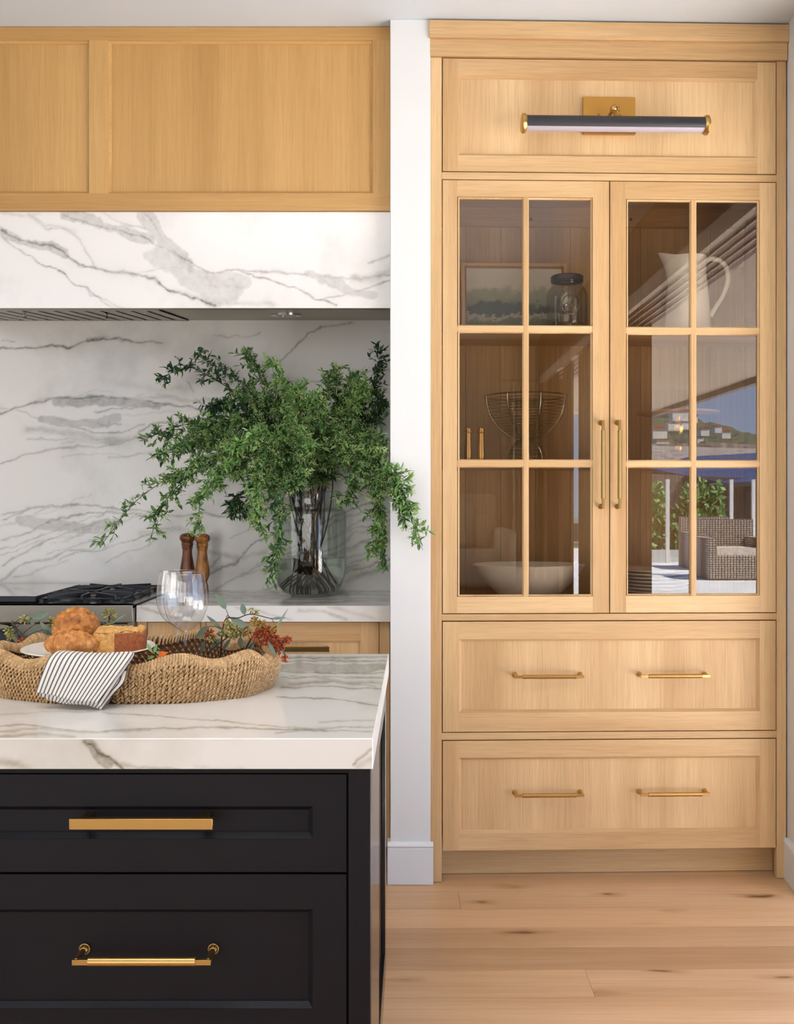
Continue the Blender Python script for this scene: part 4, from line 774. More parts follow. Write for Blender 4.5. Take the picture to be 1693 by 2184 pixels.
# branches: control points in image space, last number = depth
RIMZ = z0+ztp
br = [  # pts, material, n leaves, label part
 ([(560, 930, 3.70), (430, 985, 3.62), (300, 1060, 3.58), (212, 1168, 3.56)], 0, .55, 'trailing lowest and farthest left over the backsplash'),
 ([(600, 930, 3.80), (520, 850, 3.84), (440, 800, 3.86), (400, 785, 3.86), (334, 808, 3.86)], 1, .6, 'reaching to the upper far left with a dark leafy tip'),
 ([(620, 920, 3.82), (560, 850, 3.86), (490, 800, 3.88), (418, 752, 3.88)], 1, .65, 'rising upper left just above the dark-tipped one'),
 ([(635, 930, 3.82), (600, 870, 3.84), (560, 810, 3.86), (522, 752, 3.86)], 0, .8, 'upright with a leafy tip left of centre'),
 ([(645, 930, 3.76), (630, 870, 3.74), (605, 820, 3.74), (574, 760, 3.74)], 0, .9, 'upright and pale green at top centre'),
 ([(680, 940, 3.76), (690, 880, 3.72), (705, 830, 3.70), (712, 788, 3.70)], 0, 1.0, 'upright with yellow buds right of centre'),
 ([(700, 950, 3.84), (760, 890, 3.86), (800, 820, 3.88), (812, 738, 3.88)], 1, .9, 'tallest and darkest beside the white wall'),
 ([(700, 960, 3.80), (760, 930, 3.80), (800, 890, 3.80), (822, 850, 3.80)], 1, .9, 'short and dark, leaning right to the white wall'),
 ([(710, 960, 3.66), (780, 960, 3.50), (838, 1000, 3.36), (866, 1070, 3.33), (898, 1155, 3.32)], 0, .8, 'hanging far right in front of the white wall'),
 ([(700, 970, 3.64), (770, 970, 3.54), (805, 1040, 3.48), (815, 1120, 3.46), (822, 1212, 3.46)], 0, 1.1, 'hanging straight down right of the vase'),
 ([(600, 940, 3.78), (500, 910, 3.76), (400, 905, 3.74), (318, 932, 3.74)], 0, .95, 'stretching left at mid height with white buds'),
 ([(600, 950, 3.72), (500, 940, 3.66), (410, 945, 3.64), (330, 975, 3.62)], 0, .95, 'stretching left just under the mid-height one'),
 ([(600, 960, 3.70), (500, 970, 3.62), (400, 1020, 3.60), (345, 1080, 3.60), (318, 1158, 3.60)], 0, .7, 'drooping left of the mills'),
 ([(610, 970, 3.66), (530, 975, 3.58), (460, 1010, 3.56), (428, 1060, 3.56), (424, 1128, 3.56)], 0, .7, 'drooping straight above the mills'),
 ([(630, 980, 3.64), (600, 1010, 3.56), (590, 1070, 3.54), (600, 1150, 3.54), (575, 1232, 3.54)], 0, .8, 'hanging in front of the left side of the vase'),
 ([(620, 980, 3.68), (560, 1020, 3.64), (505, 1060, 3.64), (505, 1085, 3.64), (545, 1098, 3.64)], 1, .7, 'curling back dark beside the vase rim'),
 ([(640, 940, 3.70), (620, 900, 3.66), (632, 860, 3.66), (640, 825, 3.66)], 0, 1.0, 'short and upright at the middle of the bunch'),
 ([(690, 950, 3.70), (740, 900, 3.68), (765, 860, 3.68), (772, 822, 3.68)], 0, .9, 'rising right of centre with broad pale leaves'),
 ([(650, 960, 3.62), (640, 930, 3.54), (650, 950, 3.50), (640, 1000, 3.48)], 0, 1.0, 'bending forward over the vase mouth'),
 ([(690, 970, 3.62), (740, 960, 3.56), (752, 1010, 3.54), (740, 1072, 3.54)], 0, .9, 'hanging with yellow buds at the right of the vase rim'),
 ([(600, 980, 3.62), (560, 1010, 3.55), (545, 1070, 3.52), (560, 1135, 3.52)], 0, .9, 'hanging left of the vase rim with yellow buds'),
 ([(610, 930, 3.78), (530, 880, 3.78), (480, 860, 3.78), (445, 868, 3.78)], 1, .8, 'short and dark in the upper left of the bunch'),
 ([(640, 960, 3.66), (570, 930, 3.58), (520, 940, 3.56), (480, 975, 3.56)], 0, 1.0, 'silvery-leaved at the left front of the bunch'),
 ([(690, 950, 3.66), (720, 930, 3.60), (760, 960, 3.52), (790, 1000, 3.48)], 0, 1.1, 'bushy and bright at the right front of the bunch'),
 ([(660, 950, 3.66), (690, 900, 3.60), (680, 870, 3.60), (670, 850, 3.60)], 0, 1.0, 'bushy and bright near the top centre front'),
 ([(600, 950, 3.74), (520, 940, 3.70), (450, 930, 3.68), (380, 960, 3.66)], 0, 1.1, 'full and mid green at the centre left'),
 ([(610, 960, 3.70), (540, 1000, 3.62), (490, 1000, 3.60), (455, 1030, 3.60)], 0, 1.1, 'low and full left of the vase mouth'),
 ([(610, 940, 3.74), (540, 910, 3.72), (470, 900, 3.70), (400, 935, 3.68)], 0, 1.1, 'bright and full across the upper left of the bunch'),
 ([(600, 960, 3.72), (520, 965, 3.66), (430, 985, 3.62), (360, 1030, 3.60)], 0, 1.1, 'sweeping low to the left between the drooping ones'),
 ([(640, 940, 3.78), (600, 880, 3.76), (560, 850, 3.76), (500, 850, 3.76)], 0, 1.1, 'bright green at the upper left front of the bunch'),
 ([(680, 950, 3.76), (720, 900, 3.72), (740, 850, 3.72), (760, 800, 3.72)], 0, 1.0, 'bright green at the upper right front of the bunch'),
 ([(700, 960, 3.70), (760, 930, 3.64), (800, 940, 3.56), (826, 960, 3.50)], 0, 1.1, 'bright and full reaching right towards the white wall'),
 ([(700, 970, 3.64), (780, 970, 3.50), (835, 1010, 3.37), (850, 1060, 3.345), (862, 1100, 3.34)], 0, 1.0, 'hanging in front of the white wall, nearer the vase'),
 ([(700, 970, 3.60), (760, 980, 3.50), (800, 1040, 3.46), (806, 1120, 3.45), (800, 1170, 3.45)], 0, 1.1, 'hanging thick right of the vase with yellow buds'),
 ([(620, 930, 3.80), (560, 890, 3.82), (500, 900, 3.82), (430, 920, 3.82)], 1, 1.1, 'deep green at the back left of the bunch'),
 ([(650, 940, 3.80), (660, 890, 3.82), (640, 850, 3.82), (610, 840, 3.82)], 1, 1.1, 'deep green at the back centre of the bunch'),
 ([(690, 950, 3.80), (730, 920, 3.80), (740, 880, 3.80), (720, 850, 3.80)], 1, 1.1, 'deep green at the back right of the bunch'),
 ([(700, 960, 3.68), (760, 950, 3.60), (810, 970, 3.50), (820, 1030, 3.46)], 0, 1.1, 'full and low at the right of the bunch'),
 ([(620, 960, 3.66), (580, 950, 3.58), (560, 980, 3.54), (560, 1020, 3.52)], 0, 1.1, 'full and low at the front left of the bunch'),
 ([(640, 990, 3.62), (600, 1000, 3.55), (620, 1040, 3.50), (640, 1020, 3.48)], 0, .7, 'shortest, tucked at the front above the rim'),
]
rb_ = random.Random(11)
def leaf(q, p, d, up, L, w, t):
    d = d.normalized(); s_ = d.cross(up)
    if s_.length < 1e-3: s_ = d.orthogonal()
    s_ = s_.normalized(); nn_ = s_.cross(d).normalized(); c = nn_*(-L*.10)
    a = p+d*L*.32; b = p+d*L*.68
    q.add([p, a+s_*w+nn_*L*.03, b+s_*w*.72+nn_*L*.02, p+d*L+c, b-s_*w*.72+nn_*L*.02, a-s_*w+nn_*L*.03, a-nn_*L*.02, b-nn_*L*.03],
          [(0, 1, 6), (0, 6, 5), (1, 2, 7, 6), (6, 7, 4, 5), (2, 3, 7), (7, 3, 4)], 0, t)
ok = lambda p: not (p.y > 3.385 and p.x > PLX-.006) and p.y < DW-.01
for i, (cp, dk, dens, lab) in enumerate(br):
    a = i*2.4; bot = Vector((vx+math.cos(a)*vr*.62, VD+math.sin(a)*vr*.5, z0+.016+.03*rb_.random()))
    first = P(*cp[0]); dirx = Vector((first.x-vx, first.y-VD, 0)); ra = math.atan2(dirx.y*.6+rb_.uniform(-.06, .06), dirx.x+rb_.uniform(-.05, .05)); rr_ = vr*rb_.uniform(.25, .66)
    bot = Vector((vx-math.cos(ra)*vr*rb_.uniform(.3, .86), VD-math.sin(ra)*vr*.5*rb_.uniform(.5, 1)+.01*rb_.uniform(-1, 1), z0+.020+.02*rb_.random()))
    rim = Vector((vx+math.cos(ra)*rr_, VD+math.sin(ra)*rr_*.8, RIMZ+.01)); mid = Vector((vx+rb_.uniform(-.042, .036), VD+rb_.uniform(-.03, .03), z0+.16+rb_.uniform(-.02, .03)))
    pts = spline([bot, mid, rim]+[P(*c) for c in cp], 54)
    q = B(); q.tube(pts, [(.0031 if i < 14 else .0019)*(1-.72*k/54) for k in range(55)], 7)
    # side twigs
    ql = B(); qb = B(); leaves_at = []
    start = 20
    for k in range(start, 54):
        p = pts[k]; d = (pts[k+1]-pts[k]).normalized() if k < 54 else d
        prog = (k-start)/(54-start)
        nt_ = 1+(rb_.random() < .95*dens)
        for _ in range(nt_):
            if rb_.random() > dens*1.1: continue
            sd = Vector((rb_.gauss(0, 1), rb_.gauss(0, .8), rb_.gauss(.1, 1))).normalized(); tw = (d*.7+sd*.9).normalized(); Lt = rb_.uniform(.025, .062)*(1.2-.35*prog)
            e_ = p+tw*Lt+Vector((0, 0, -.004))
            if ok(e_):
                q.tube([p, p+tw*Lt*.5, e_], [.0011, .0009, .0006], 4)
                nl = rb_.randint(7, 11)
                for j in range(nl):
                    u_ = (j+1)/nl; b0 = p.lerp(e_, u_); sd2 = Vector((rb_.gauss(0, 1), rb_.gauss(0, 1), rb_.gauss(0, 1))).normalized(); leaves_at.append((b0, (tw*.6+sd2*.9).normalized()))
                if rb_.random() < (.75 if not dk else .15):
                    tt = rb_.random()
                    for j in range(18):
                        c = e_+Vector((rb_.gauss(0, 1), rb_.gauss(0, 1), rb_.gauss(0, 1)))*.0072; r_ = .0020
                        if ok(c): qb.add([c+Vector(v)*r_ for v in ((1, 0, 0), (-1, 0, 0), (0, 1, 0), (0, -1, 0), (0, 0, 1), (0, 0, -1))], [(0, 2, 4), (2, 1, 4), (1, 3, 4), (3, 0, 4), (2, 0, 5), (1, 2, 5), (3, 1, 5), (0, 3, 5)], 0, min(1, max(.01, tt*.7+rb_.random()*.3)))
        for sgn in (1, -1):
            sd2 = Vector((rb_.gauss(0, 1), rb_.gauss(0, 1), rb_.gauss(0, 1))).normalized(); leaves_at.append((p, (d*.5+sd2).normalized()))
    bt = .15+.5*rb_.random()
    if 'silver' in lab or 'pale' in lab: bt = .8
    for p, d in leaves_at:
        if not ok(p+d*.028): continue
        L = rb_.uniform(.018, .034); leaf(ql, p, d, Vector((rb_.gauss(0, .6), rb_.gauss(0, .6), 1)), L, L*rb_.uniform(.15, .23), min(1, max(.01, bt+rb_.gauss(0, .27))))
    st = q.build('leafy_branch', STEM); tag(st, 'leafy branch in the vase '+lab, 'branch', 'leafy branches in the glass vase')
    tag(ql.build('leaves', LEAFD if dk else LEAF, st, smooth=0), kind='stuff'); 
    if qb.v: tag(qb.build('blossoms', BLOS, st, smooth=0), kind='stuff')
# ================================================================== ISLAND
ZI = .930; ZIB = CH-580*1.635/F
c0 = Vector(((795-CX)*1.635/F, 1.635)); c1 = Vector(((829-CX)*2.513/F, 2.513))
ivt = [([(0, 1548), (50, 1547), (90, 1552), (200, 1560), (300, 1556), (420, 1550), (560, 1553), (700, 1558), (795, 1560)], 2.0, .6), ([(0, 1560), (90, 1556), (200, 1562), (320, 1558)], 3, .35), ([(200, 1518), (330, 1527), (440, 1535), (560, 1546), (690, 1556)], 1.6, .5), ([(590, 1562), (700, 1552), (795, 1549)], 2.5, .45),
       ([(560, 1402), (700, 1404), (826, 1400)], 2.5, .6), ([(590, 1412), (700, 1409), (826, 1411)], 2, .6), ([(600, 1424), (720, 1427), (824, 1424)], 9, .42), ([(590, 1433), (690, 1436), (820, 1437)], 1.6, .75), ([(600, 1446), (700, 1444), (818, 1447)], 2, .5), ([(620, 1458), (700, 1455), (816, 1458)], 4, .45), ([(600, 1466), (690, 1464), (812, 1470)], 1.6, .6), ([(590, 1487), (700, 1490), (806, 1503)], 1.4, .6), ([(620, 1440), (720, 1452), (800, 1466)], 1.5, .5),
       ([(0, 1524), (120, 1516), (200, 1518)], 2, .3), ([(680, 1540), (795, 1534)], 2, .4), ([(0, 1572), (90, 1566), (160, 1572)], 4, .4)]
ivf = [([(178, 1580), (200, 1590), (212, 1606), (240, 1622), (262, 1640)], 3.2, .85), ([(190, 1582), (212, 1610), (232, 1632)], 9, .5), ([(236, 1628), (300, 1634), (380, 1640)], 4, .4), ([(0, 1625), (40, 1632), (62, 1641)], 7, .4), ([(752, 1630), (770, 1614), (795, 1592)], 3, .55), ([(762, 1634), (795, 1616)], 7, .35), ([(420, 1636), (520, 1640)], 5, .2)]
xl = -.86
def itop(u, v):
    y = c0.y+.0014+(c1.y-c0.y-.0014)*v; xe = c0.x+(c1.x-c0.x)*(y-c0.y)/(c1.y-c0.y)-.0014; return np.stack([xl+(xe-xl)*u, y, np.full_like(u, ZI)], 1)
ib = B(); ib.box(-1.9, xl, c0.y, c1.y, ZIB, ZI)
ib.add([(xl, c0.y, ZI-.0014), (c0.x-.001, c0.y, ZI-.0014), (c0.x-.0014, c0.y+.0014, ZI), (xl, c0.y+.0014, ZI)], [(0, 1, 2, 3)])
ib.add([(c0.x-.001, c0.y, ZI-.0014), (c0.x, c0.y+.002, ZI-.0014), (c1.x, c1.y, ZI-.0014), (c1.x-.0014, c1.y, ZI), (c0.x-.0014, c0.y+.0014, ZI)], [(0, 1, 2, 3, 4)])
ib.add([(c0.x-.001, c0.y, ZIB), (c0.x-.001, c0.y, ZI-.0014), (c0.x, c0.y+.002, ZI-.0014), (c0.x, c0.y+.002, ZIB)], [(3, 2, 1, 0)]); ib.add([(c0.x, c0.y+.002, ZIB), (c1.x, c1.y, ZIB), (c1.x, c1.y, ZI-.0014), (c0.x, c0.y+.002, ZI-.0014)], [(0, 1, 2, 3)])
ib.add([(-1.9, c0.y+.0005, ZIB), (c0.x, c0.y+.001, ZIB), (c1.x, c1.y, ZIB), (-1.9, c1.y, ZIB)], [(0, 3, 2, 1)]); ib.add([(-1.9, c1.y, ZIB), (c1.x, c1.y, ZIB), (c1.x, c1.y, ZI), (-1.9, c1.y, ZI)], [(0, 3, 2, 1)])
tag(marbleobj('island_countertop', [(330, 230, itop, ivt, 51, 4), (330, 24, fn_plane(xl, c0.x-.001, c0.y, ZIB, ZI-.0014), ivf, 57, 6)], [(ib.v, ib.f)], MART), 'thick white marble island top with the basket on it', 'countertop')
YI = 1.662; isl = empty('kitchen_island', (0, YI, 0), label='black-blue panelled kitchen island with brass pulls', cat='island')
IX = lambda px: (px-CX)*YI/F; IZ = lambda py: CH+(CY-py)*YI/F
zit = ZIB-.0015
xsr = IX(790); xsb = (823-CX)*2.49/F
q = B(); q.box(IX(743), xsr, 0, .03, .0, zit); q.build('corner_post', NAVY, isl, .0012)
bx('top_rail', -1.88, IX(743), .006, .03, IZ(1651), zit, NAVY, isl)
for (ya, yb, pa, pb, kind_) in ((1652, 1860, 1720, 1789, 'sq'), (1865, 2222, 1940, 2152, 'rd')):
    for xo, first in ((0, True), (IX(-138)-IX(740), False)):
        x0, x1 = IX(-138)+.002+xo, IX(738.5)+xo; dr = shaker(isl, x0, x1, IZ(yb), IZ(ya), x0+(IX(738)-IX(668)), IX(667)+xo, IZ(pb), IZ(pa), 'drawer', True, (NAVY, NAVY), pm=NAVY)
        yh = -.036
        if not first: continue
        s_ = (YI+yh)/F
        if kind_ == 'sq':
            xa, xb = (147-CX)*s_, (453-CX)*s_; za, zb_ = CH+(CY-1747)*s_, CH+(CY-1770)*s_
            q = B(); q.box(xa, xb, yh, yh+.012, zb_, za); q.box(xa+.012, xa+.026, yh+.006, .011, zb_+.003, za-.003); q.box(xb-.026, xb-.012, yh+.006, .011, zb_+.003, za-.003); q.build('handle', BRASS, dr, .0008)
        else:
            a, b_ = Vector(((156-CX)*s_, .0105, CH+(CY-2051)*s_)), Vector(((449-CX)*s_, .0105, CH+(CY-2051)*s_)); bar_pull(dr, a, b_, None, (0, yh-.0105, 0), .0070, .008)
dr = shaker(isl, IX(-138)+.002, IX(738.5), .12, IZ(2227), IX(-68), IX(667), .19, IZ(2290), 'drawer', True, (NAVY, NAVY), pm=NAVY)
# end panel on the aisle side
ex = lambda y: xsr+(xsb-xsr)*(y-YI)/(2.49-YI)
def epanel(y0, y1, z0, z1, dx0, dx1, nm, m=NAVS):
    q = B(); vs = [(ex(y)+dx, y-YI, z) for z in (z0, z1) for (y, dx) in ((y0, dx0), (y0, dx1), (y1, dx1), (y1, dx0))]
    q.add(vs, [(0, 3, 2, 1), (4, 5, 6, 7), (0, 1, 5, 4), (1, 2, 6, 5), (2, 3, 7, 6), (3, 0, 4, 7)]); return q.build(nm, m, isl, .0008)
ZE = .142
epanel(YI+.03, 2.03, ZE, zit, -.02, 0, 'end_stile'); epanel(2.42, 2.49, ZE, zit, -.02, 0, 'end_stile'); epanel(2.03, 2.42, ZE, ZE+.07, -.02, 0, 'end_rail'); epanel(2.03, 2.42, zit-.07, zit, -.02, 0, 'end_rail'); epanel(2.03, 2.42, ZE+.07, zit-.07, -.02, -.009, 'end_panel')
epanel(2.03, 2.045, ZE+.07, zit-.07, -.01, -.004, 'end_moulding'); epanel(2.405, 2.42, ZE+.07, zit-.07, -.01, -.004, 'end_moulding')
q = B(); q.box(-1.88, min(xsr, xsb)-.021, .03, 2.49-YI, .12, zit); q.box(-1.88, xsr-.08, .06, 2.44-YI, 0, .12); q.build('carcass', NAVY, isl)
# ================================================================== BASKET
bcx, bcy, ba, bb = -.557, 2.085, .292, .188; BZ0 = ZI+.001; BH = .077
bask = empty('woven_basket', (bcx, bcy, BZ0), label='oval woven seagrass tray basket with a wavy rim on the marble island', cat='basket')
def bpt(a, h, off=0):      # a angle, h 0..1 height, off outward
    k = .93+.07*min(1, max(h, 0)*1.3)**.7; sgnp = lambda v, e_: math.copysign(abs(v)**e_, v); ce, se = sgnp(math.cos(a), .82), sgnp(math.sin(a), .82)
    wob = 1+.014*math.sin(a*10+1.2)
    x, y = (ba*k*wob+off)*ce, (bb*k*wob+off)*se; top = BH*(1+.115*math.sin(a*10+1.2)+.05*math.sin(a*5)); return Vector((x, y, h*top))
NA = 178; NR = 10; q = B(); rw_ = random.Random(2)
for r_ in range(NR):
    for k in range(NA):
        for half in (0, 1):
            a = 2*math.pi*(k+half*.5+rw_.uniform(-.1, .1))/NA; h0 = (r_+.5+(.25 if half else -.25)+rw_.uniform(-.1, .1))/NR
            slant = .30 if half == 0 else -.22
            da = 2*math.pi/NA*slant; dh = .66/NR*(1+rw_.uniform(-.1, .25))
            off = .0040 if half == 0 else .0012
            p0, p1, p2 = bpt(a-da, h0-dh, off-.001), bpt(a, h0, off+.0022), bpt(a+da, h0+dh, off-.001)
            q.tube([p0, p0.lerp(p1, .55)+(p1-p0.lerp(p2, .5))*.3, p1, p2.lerp(p1, .55)+(p1-p0.lerp(p2, .5))*.3, p2], [.0008, .0023, .0028, .0023, .0008], 6, cap=False, t=rw_.uniform(.01, 1))
tag(q.build('weave', RATT, bask, smooth=60), kind='stuff')
q = B(); n = 220
ring = lambda h, off: [bpt(2*math.pi*k/n, h, off) for k in range(n)]
R = [ring(0, 0), ring(.5, 0), ring(.99, 0), ring(.99, -.012), ring(.5, -.012), ring(.05, -.012)]; vs = sum(R, [])
q.add(vs, [(i*n+j, i*n+(j+1) % n, (i+1)*n+(j+1) % n, (i+1)*n+j) for i in range(5) for j in range(n)])
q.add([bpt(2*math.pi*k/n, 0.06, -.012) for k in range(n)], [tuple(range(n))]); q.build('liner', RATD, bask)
q = B()
for k in range(330):   # rim wrapped with slanting strands
    a = 2*math.pi*k/330; c = bpt(a, 1.0, -.006); o_ = (bpt(a, 1, .01)-bpt(a, 1, 0)).normalized(); tn = (bpt(a+.01, 1, 0)-bpt(a-.01, 1, 0)).normalized()
    q.tube([c+o_*.0115-tn*.004+Vector((0, 0, -.012)), c+o_*.0100-tn*.002+Vector((0, 0, .001)), c+Vector((0, 0, .0065)), c-o_*.0095+tn*.002+Vector((0, 0, .001)), c-o_*.0110+tn*.004+Vector((0, 0, -.012))], [.0024, .0034, .0036, .0034, .0024], 5, cap=False, t=rw_.uniform(.01, 1))
tag(q.build('rim', RATT, bask, smooth=60), kind='stuff')
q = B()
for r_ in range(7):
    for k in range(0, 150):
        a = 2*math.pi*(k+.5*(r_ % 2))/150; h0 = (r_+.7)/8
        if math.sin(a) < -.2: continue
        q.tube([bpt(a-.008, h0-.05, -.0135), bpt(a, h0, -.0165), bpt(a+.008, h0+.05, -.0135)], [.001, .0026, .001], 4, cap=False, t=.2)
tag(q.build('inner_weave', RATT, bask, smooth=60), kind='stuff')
# plate
pX, pY = (190-CX)*2.06/F, 2.06; zp = 1.328-(1386-1060)*2.06/F; pz0 = BZ0+.006
lathe_thing('bread_plate', [('plate', [(.001, zp-pz0-.008), (.07, zp-pz0-.008), (.10, zp-pz0-.004), (.130, zp-pz0+.004), (.134, zp-pz0+.006), (.132, zp-pz0+.008), (.10, zp-pz0+.001), (.001, zp-pz0-.002)], PLATEM, 64), ('foot', [(.001, 0), (.06, 0), (.06, zp-pz0-.008)], PLATEM, 40)], (pX, pY, pz0), 'round cream plate of pastries in the basket', 'plate')
zpl = zp-.001
def lump(name, c, r, m, label, cat, seed, amp=.18, fr=3.0, rot=0, flat=.55, group=None):
    bm = bmesh.new(); bmesh.ops.create_icosphere(bm, subdivisions=5, radius=1)
    for v in bm.verts:
        n_ = v.co.normalized(); f1 = mnoise.fractal(n_*fr+Vector((seed, 0, 0)), 1.0, 2.0, 5); f2 = abs(mnoise.noise(n_*fr*2.3+Vector((0, seed, 0))))
        s_ = 1+amp*f1-amp*.55*(1-f2)**4; co = n_*s_; v.co = Vector((co.x*r[0], co.y*r[1], (co.z if co.z > 0 else co.z*flat)*r[2]))
    mz = min(v.co.z for v in bm.verts)
    me = bpy.data.meshes.new(name); bm.to_mesh(me); bm.free(); me.materials.append(m); me.polygons.foreach_set('use_smooth', [True]*len(me.polygons))
    o = bpy.data.objects.new(name, me); COL.objects.link(o); o.location = (c[0], c[1], c[2]-mz); o.rotation_euler = (0, 0, rot); return tag(o, label, cat, group)
mp_ = P(160, 1350, 2.11); lump('scone', (mp_.x, 2.115, zpl), (.048, .042, .046), CRUST, 'golden craggy scone at the back of the plate', 'scone', 5.7, .13, 3.2, flat=.8)
# croissant
q = B(); n1_, n2_ = 90, 22; vs = []; cc = P(152, 1375, 1.985); 
for i in range(n1_+1):
    t = i/n1_; a = (t-.5)*2.1; L = .056; pos = Vector((math.sin(a)*L*1.05, -math.cos(a)*.030+.03, 0)); w = math.sin(math.pi*min(max(t*.94+.03, 0), 1))**.75; ph_ = (abs(t-.5)*9) % 1; rr_ = .0275*w*(1+.17*(1-ph_)-.08*(ph_ < .12))
    tn = Vector((math.cos(a)*1.05*L, math.sin(a)*.03, 0)).normalized(); sd = Vector((-tn.y, tn.x, 0))
    for j in range(n2_):
        b = 2*math.pi*j/n2_; rj = rr_*(1+.03*math.sin(5*b+t*20)); vs.append(pos+sd*math.cos(b)*rj+Vector((0, 0, max(math.sin(b), -.75)*rj*.95)))
mz = min(v.z for v in vs); q.add([v-Vector((0, 0, mz)) for v in vs], [(i*n2_+j, i*n2_+(j+1) % n2_, (i+1)*n2_+(j+1) % n2_, (i+1)*n2_+j) for i in range(n1_) for j in range(n2_)]+[tuple(range(n2_-1, -1, -1)), tuple(n1_*n2_+j for j in range(n2_))])
o = q.build('croissant', CRO, smooth=60); o.location = (cc.x, 1.985, zpl+.0005); o.rotation_euler = (0, 0, .15); tag(o, 'flaky golden croissant at the front of the plate', 'croissant')
# loaf slice
lc = P(257, 1380, 2.04); lo = empty('loaf_cake', (lc.x, 2.045, zpl), .20, label='square cut piece of loaf cake on the right of the plate', cat='cake')
def roughbox(x0, x1, y0, y1, z0, z1, m, nm, amp, nn_=18):
    bm = bmesh.new(); bmesh.ops.create_cube(bm, size=1); bmesh.ops.subdivide_edges(bm, edges=bm.edges, cuts=nn_, use_grid_fill=True)
    for v in bm.verts:
        c = v.co.copy(); e_ = 2*c; k = Vector([math.copysign(abs(x)**1.0, x) for x in e_]); m_ = max(abs(k.x), abs(k.y), abs(k.z)); sph = k.normalized()*m_*1.25; k = k.lerp(sph, .10)
        n_ = mnoise.fractal(c*7, 1, 2, 4)*amp; v.co = Vector(((x0+x1)/2+k.x*(x1-x0)/2+n_*.3, (y0+y1)/2+k.y*(y1-y0)/2+n_*.3, (z0+z1)/2+k.z*(z1-z0)/2+(n_ if c.z > .3 else 0)))
        v.co.z = max(v.co.z, z0)
    me = bpy.data.meshes.new(nm); bm.to_mesh(me); bm.free(); me.materials.append(m); me.polygons.foreach_set('use_smooth', [True]*len(me.polygons)); o = bpy.data.objects.new(nm, me); COL.objects.link(o); o.parent = lo; return o
roughbox(-.048, .050, -.036, .036, .0008, .043, CAKE, 'crust', .0015); roughbox(-.048, .046, -.034, .034, .036, .0475, CRUMB, 'crumb', .006)
roughbox(-.0525, -.010, -.0375, .033, .0008, .042, CRUMB, 'crumb', .0035)
# napkin
NAP = mat('striped_linen', (232, 226, 216), .85); t_, N, L, b_ = nodes(NAP); uvn = N('ShaderNodeUVMap'); sx = N('ShaderNodeSeparateXYZ'); L(uvn.outputs[0], sx.inputs[0])
nzn = N('ShaderNodeTexNoise', Scale=60.0, Detail=3.0); L(uvn.outputs[0], nzn.inputs['Vector']); ma = N('ShaderNodeMath', operation='MULTIPLY_ADD'); ma.inputs[1].default_value = .10; L(nzn.outputs['Fac'], ma.inputs[0])
ms = N('ShaderNodeMath', operation='MULTIPLY'); ms.inputs[1].default_value = 17.0; L(sx.outputs['X'], ms.inputs[0]); L(ms.outputs[0], ma.inputs[2]); fr = N('ShaderNodeMath', operation='FRACT'); L(ma.outputs[0], fr.inputs[0])
rs_ = ramp(N, [(0, rgb(92, 90, 96)), (.30, rgb(104, 102, 106)), (.36, rgb(232, 226, 216)), (.96, rgb(232, 226, 216)), (1, rgb(92, 90, 96))]); L(fr.outputs[0], rs_.inputs[0]); L(rs_.outputs[0], b_.inputs['Base Color'])
wvn = N('ShaderNodeTexNoise', Scale=900.0, Detail=1.0); L(uvn.outputs[0], wvn.inputs['Vector']); bpn = N('ShaderNodeBump', Strength=.25, Distance=.0006); L(wvn.outputs['Fac'], bpn.inputs['Height']); L(bpn.outputs[0], b_.inputs['Normal'])
nap = empty('striped_napkin', P(180, 1450, 1.88), label='white linen napkin with dark blue-grey stripes draped over the basket rim', cat='napkin')
nl_ = Vector(nap.location)
def cloth(lft, rgt, nm, u0=0, u1=1, wob=.0025, n1=60, n2=46, ph=0):
    Ls = spline([P(*p) for p in lft], n2); Rs = spline([P(*p) for p in rgt], n2); q = B(); vs = []; uv = []
    for j in range(n2+1):
        for i in range(n1+1):
            u = i/n1; v = j/n2; p = Ls[j].lerp(Rs[j], u); p = p+Vector((0, -wob*math.sin(u*9+ph+v*2)*(.3+v), wob*.8*math.sin(u*7+1+ph))); vs.append(p-nl_); uv.append((u0+(u1-u0)*u, v))
    q.add(vs, [(j*(n1+1)+i, j*(n1+1)+i+1, (j+1)*(n1+1)+i+1, (j+1)*(n1+1)+i) for j in range(n2) for i in range(n1)]); q.uv = uv; o = q.build(nm, NAP, nap, smooth=70)
    md = o.modifiers.new('thickness', 'SOLIDIFY'); md.thickness = .0016; md.offset = 1; return o
cloth([(142, 1392, 1.960), (122, 1390, 1.905), (105, 1405, 1.870), (90, 1440, 1.860), (77, 1478, 1.858)], [(272, 1394, 1.960), (283, 1392, 1.905), (276, 1405, 1.866), (245, 1448, 1.852), (206, 1502, 1.842)], 'top_layer', 0, 1, .0022)
cloth([(140, 1394, 1.964), (122, 1393, 1.909), (106, 1408, 1.875), (92, 1444, 1.864), (84, 1487, 1.861)], [(272, 1396, 1.964), (286, 1394, 1.909), (280, 1408, 1.870), (250, 1452, 1.856), (213, 1508, 1.846)], 'under_layer', .1, 1.06, .002, ph=1)
cloth([(92, 1430, 1.872), (92, 1450, 1.868), (90, 1470, 1.868), (96, 1492, 1.866)], [(270, 1430, 1.868), (262, 1455, 1.862), (240, 1480, 1.858), (216, 1512, 1.852)], 'lower_fold', .0, 1.0, .002, ph=2)
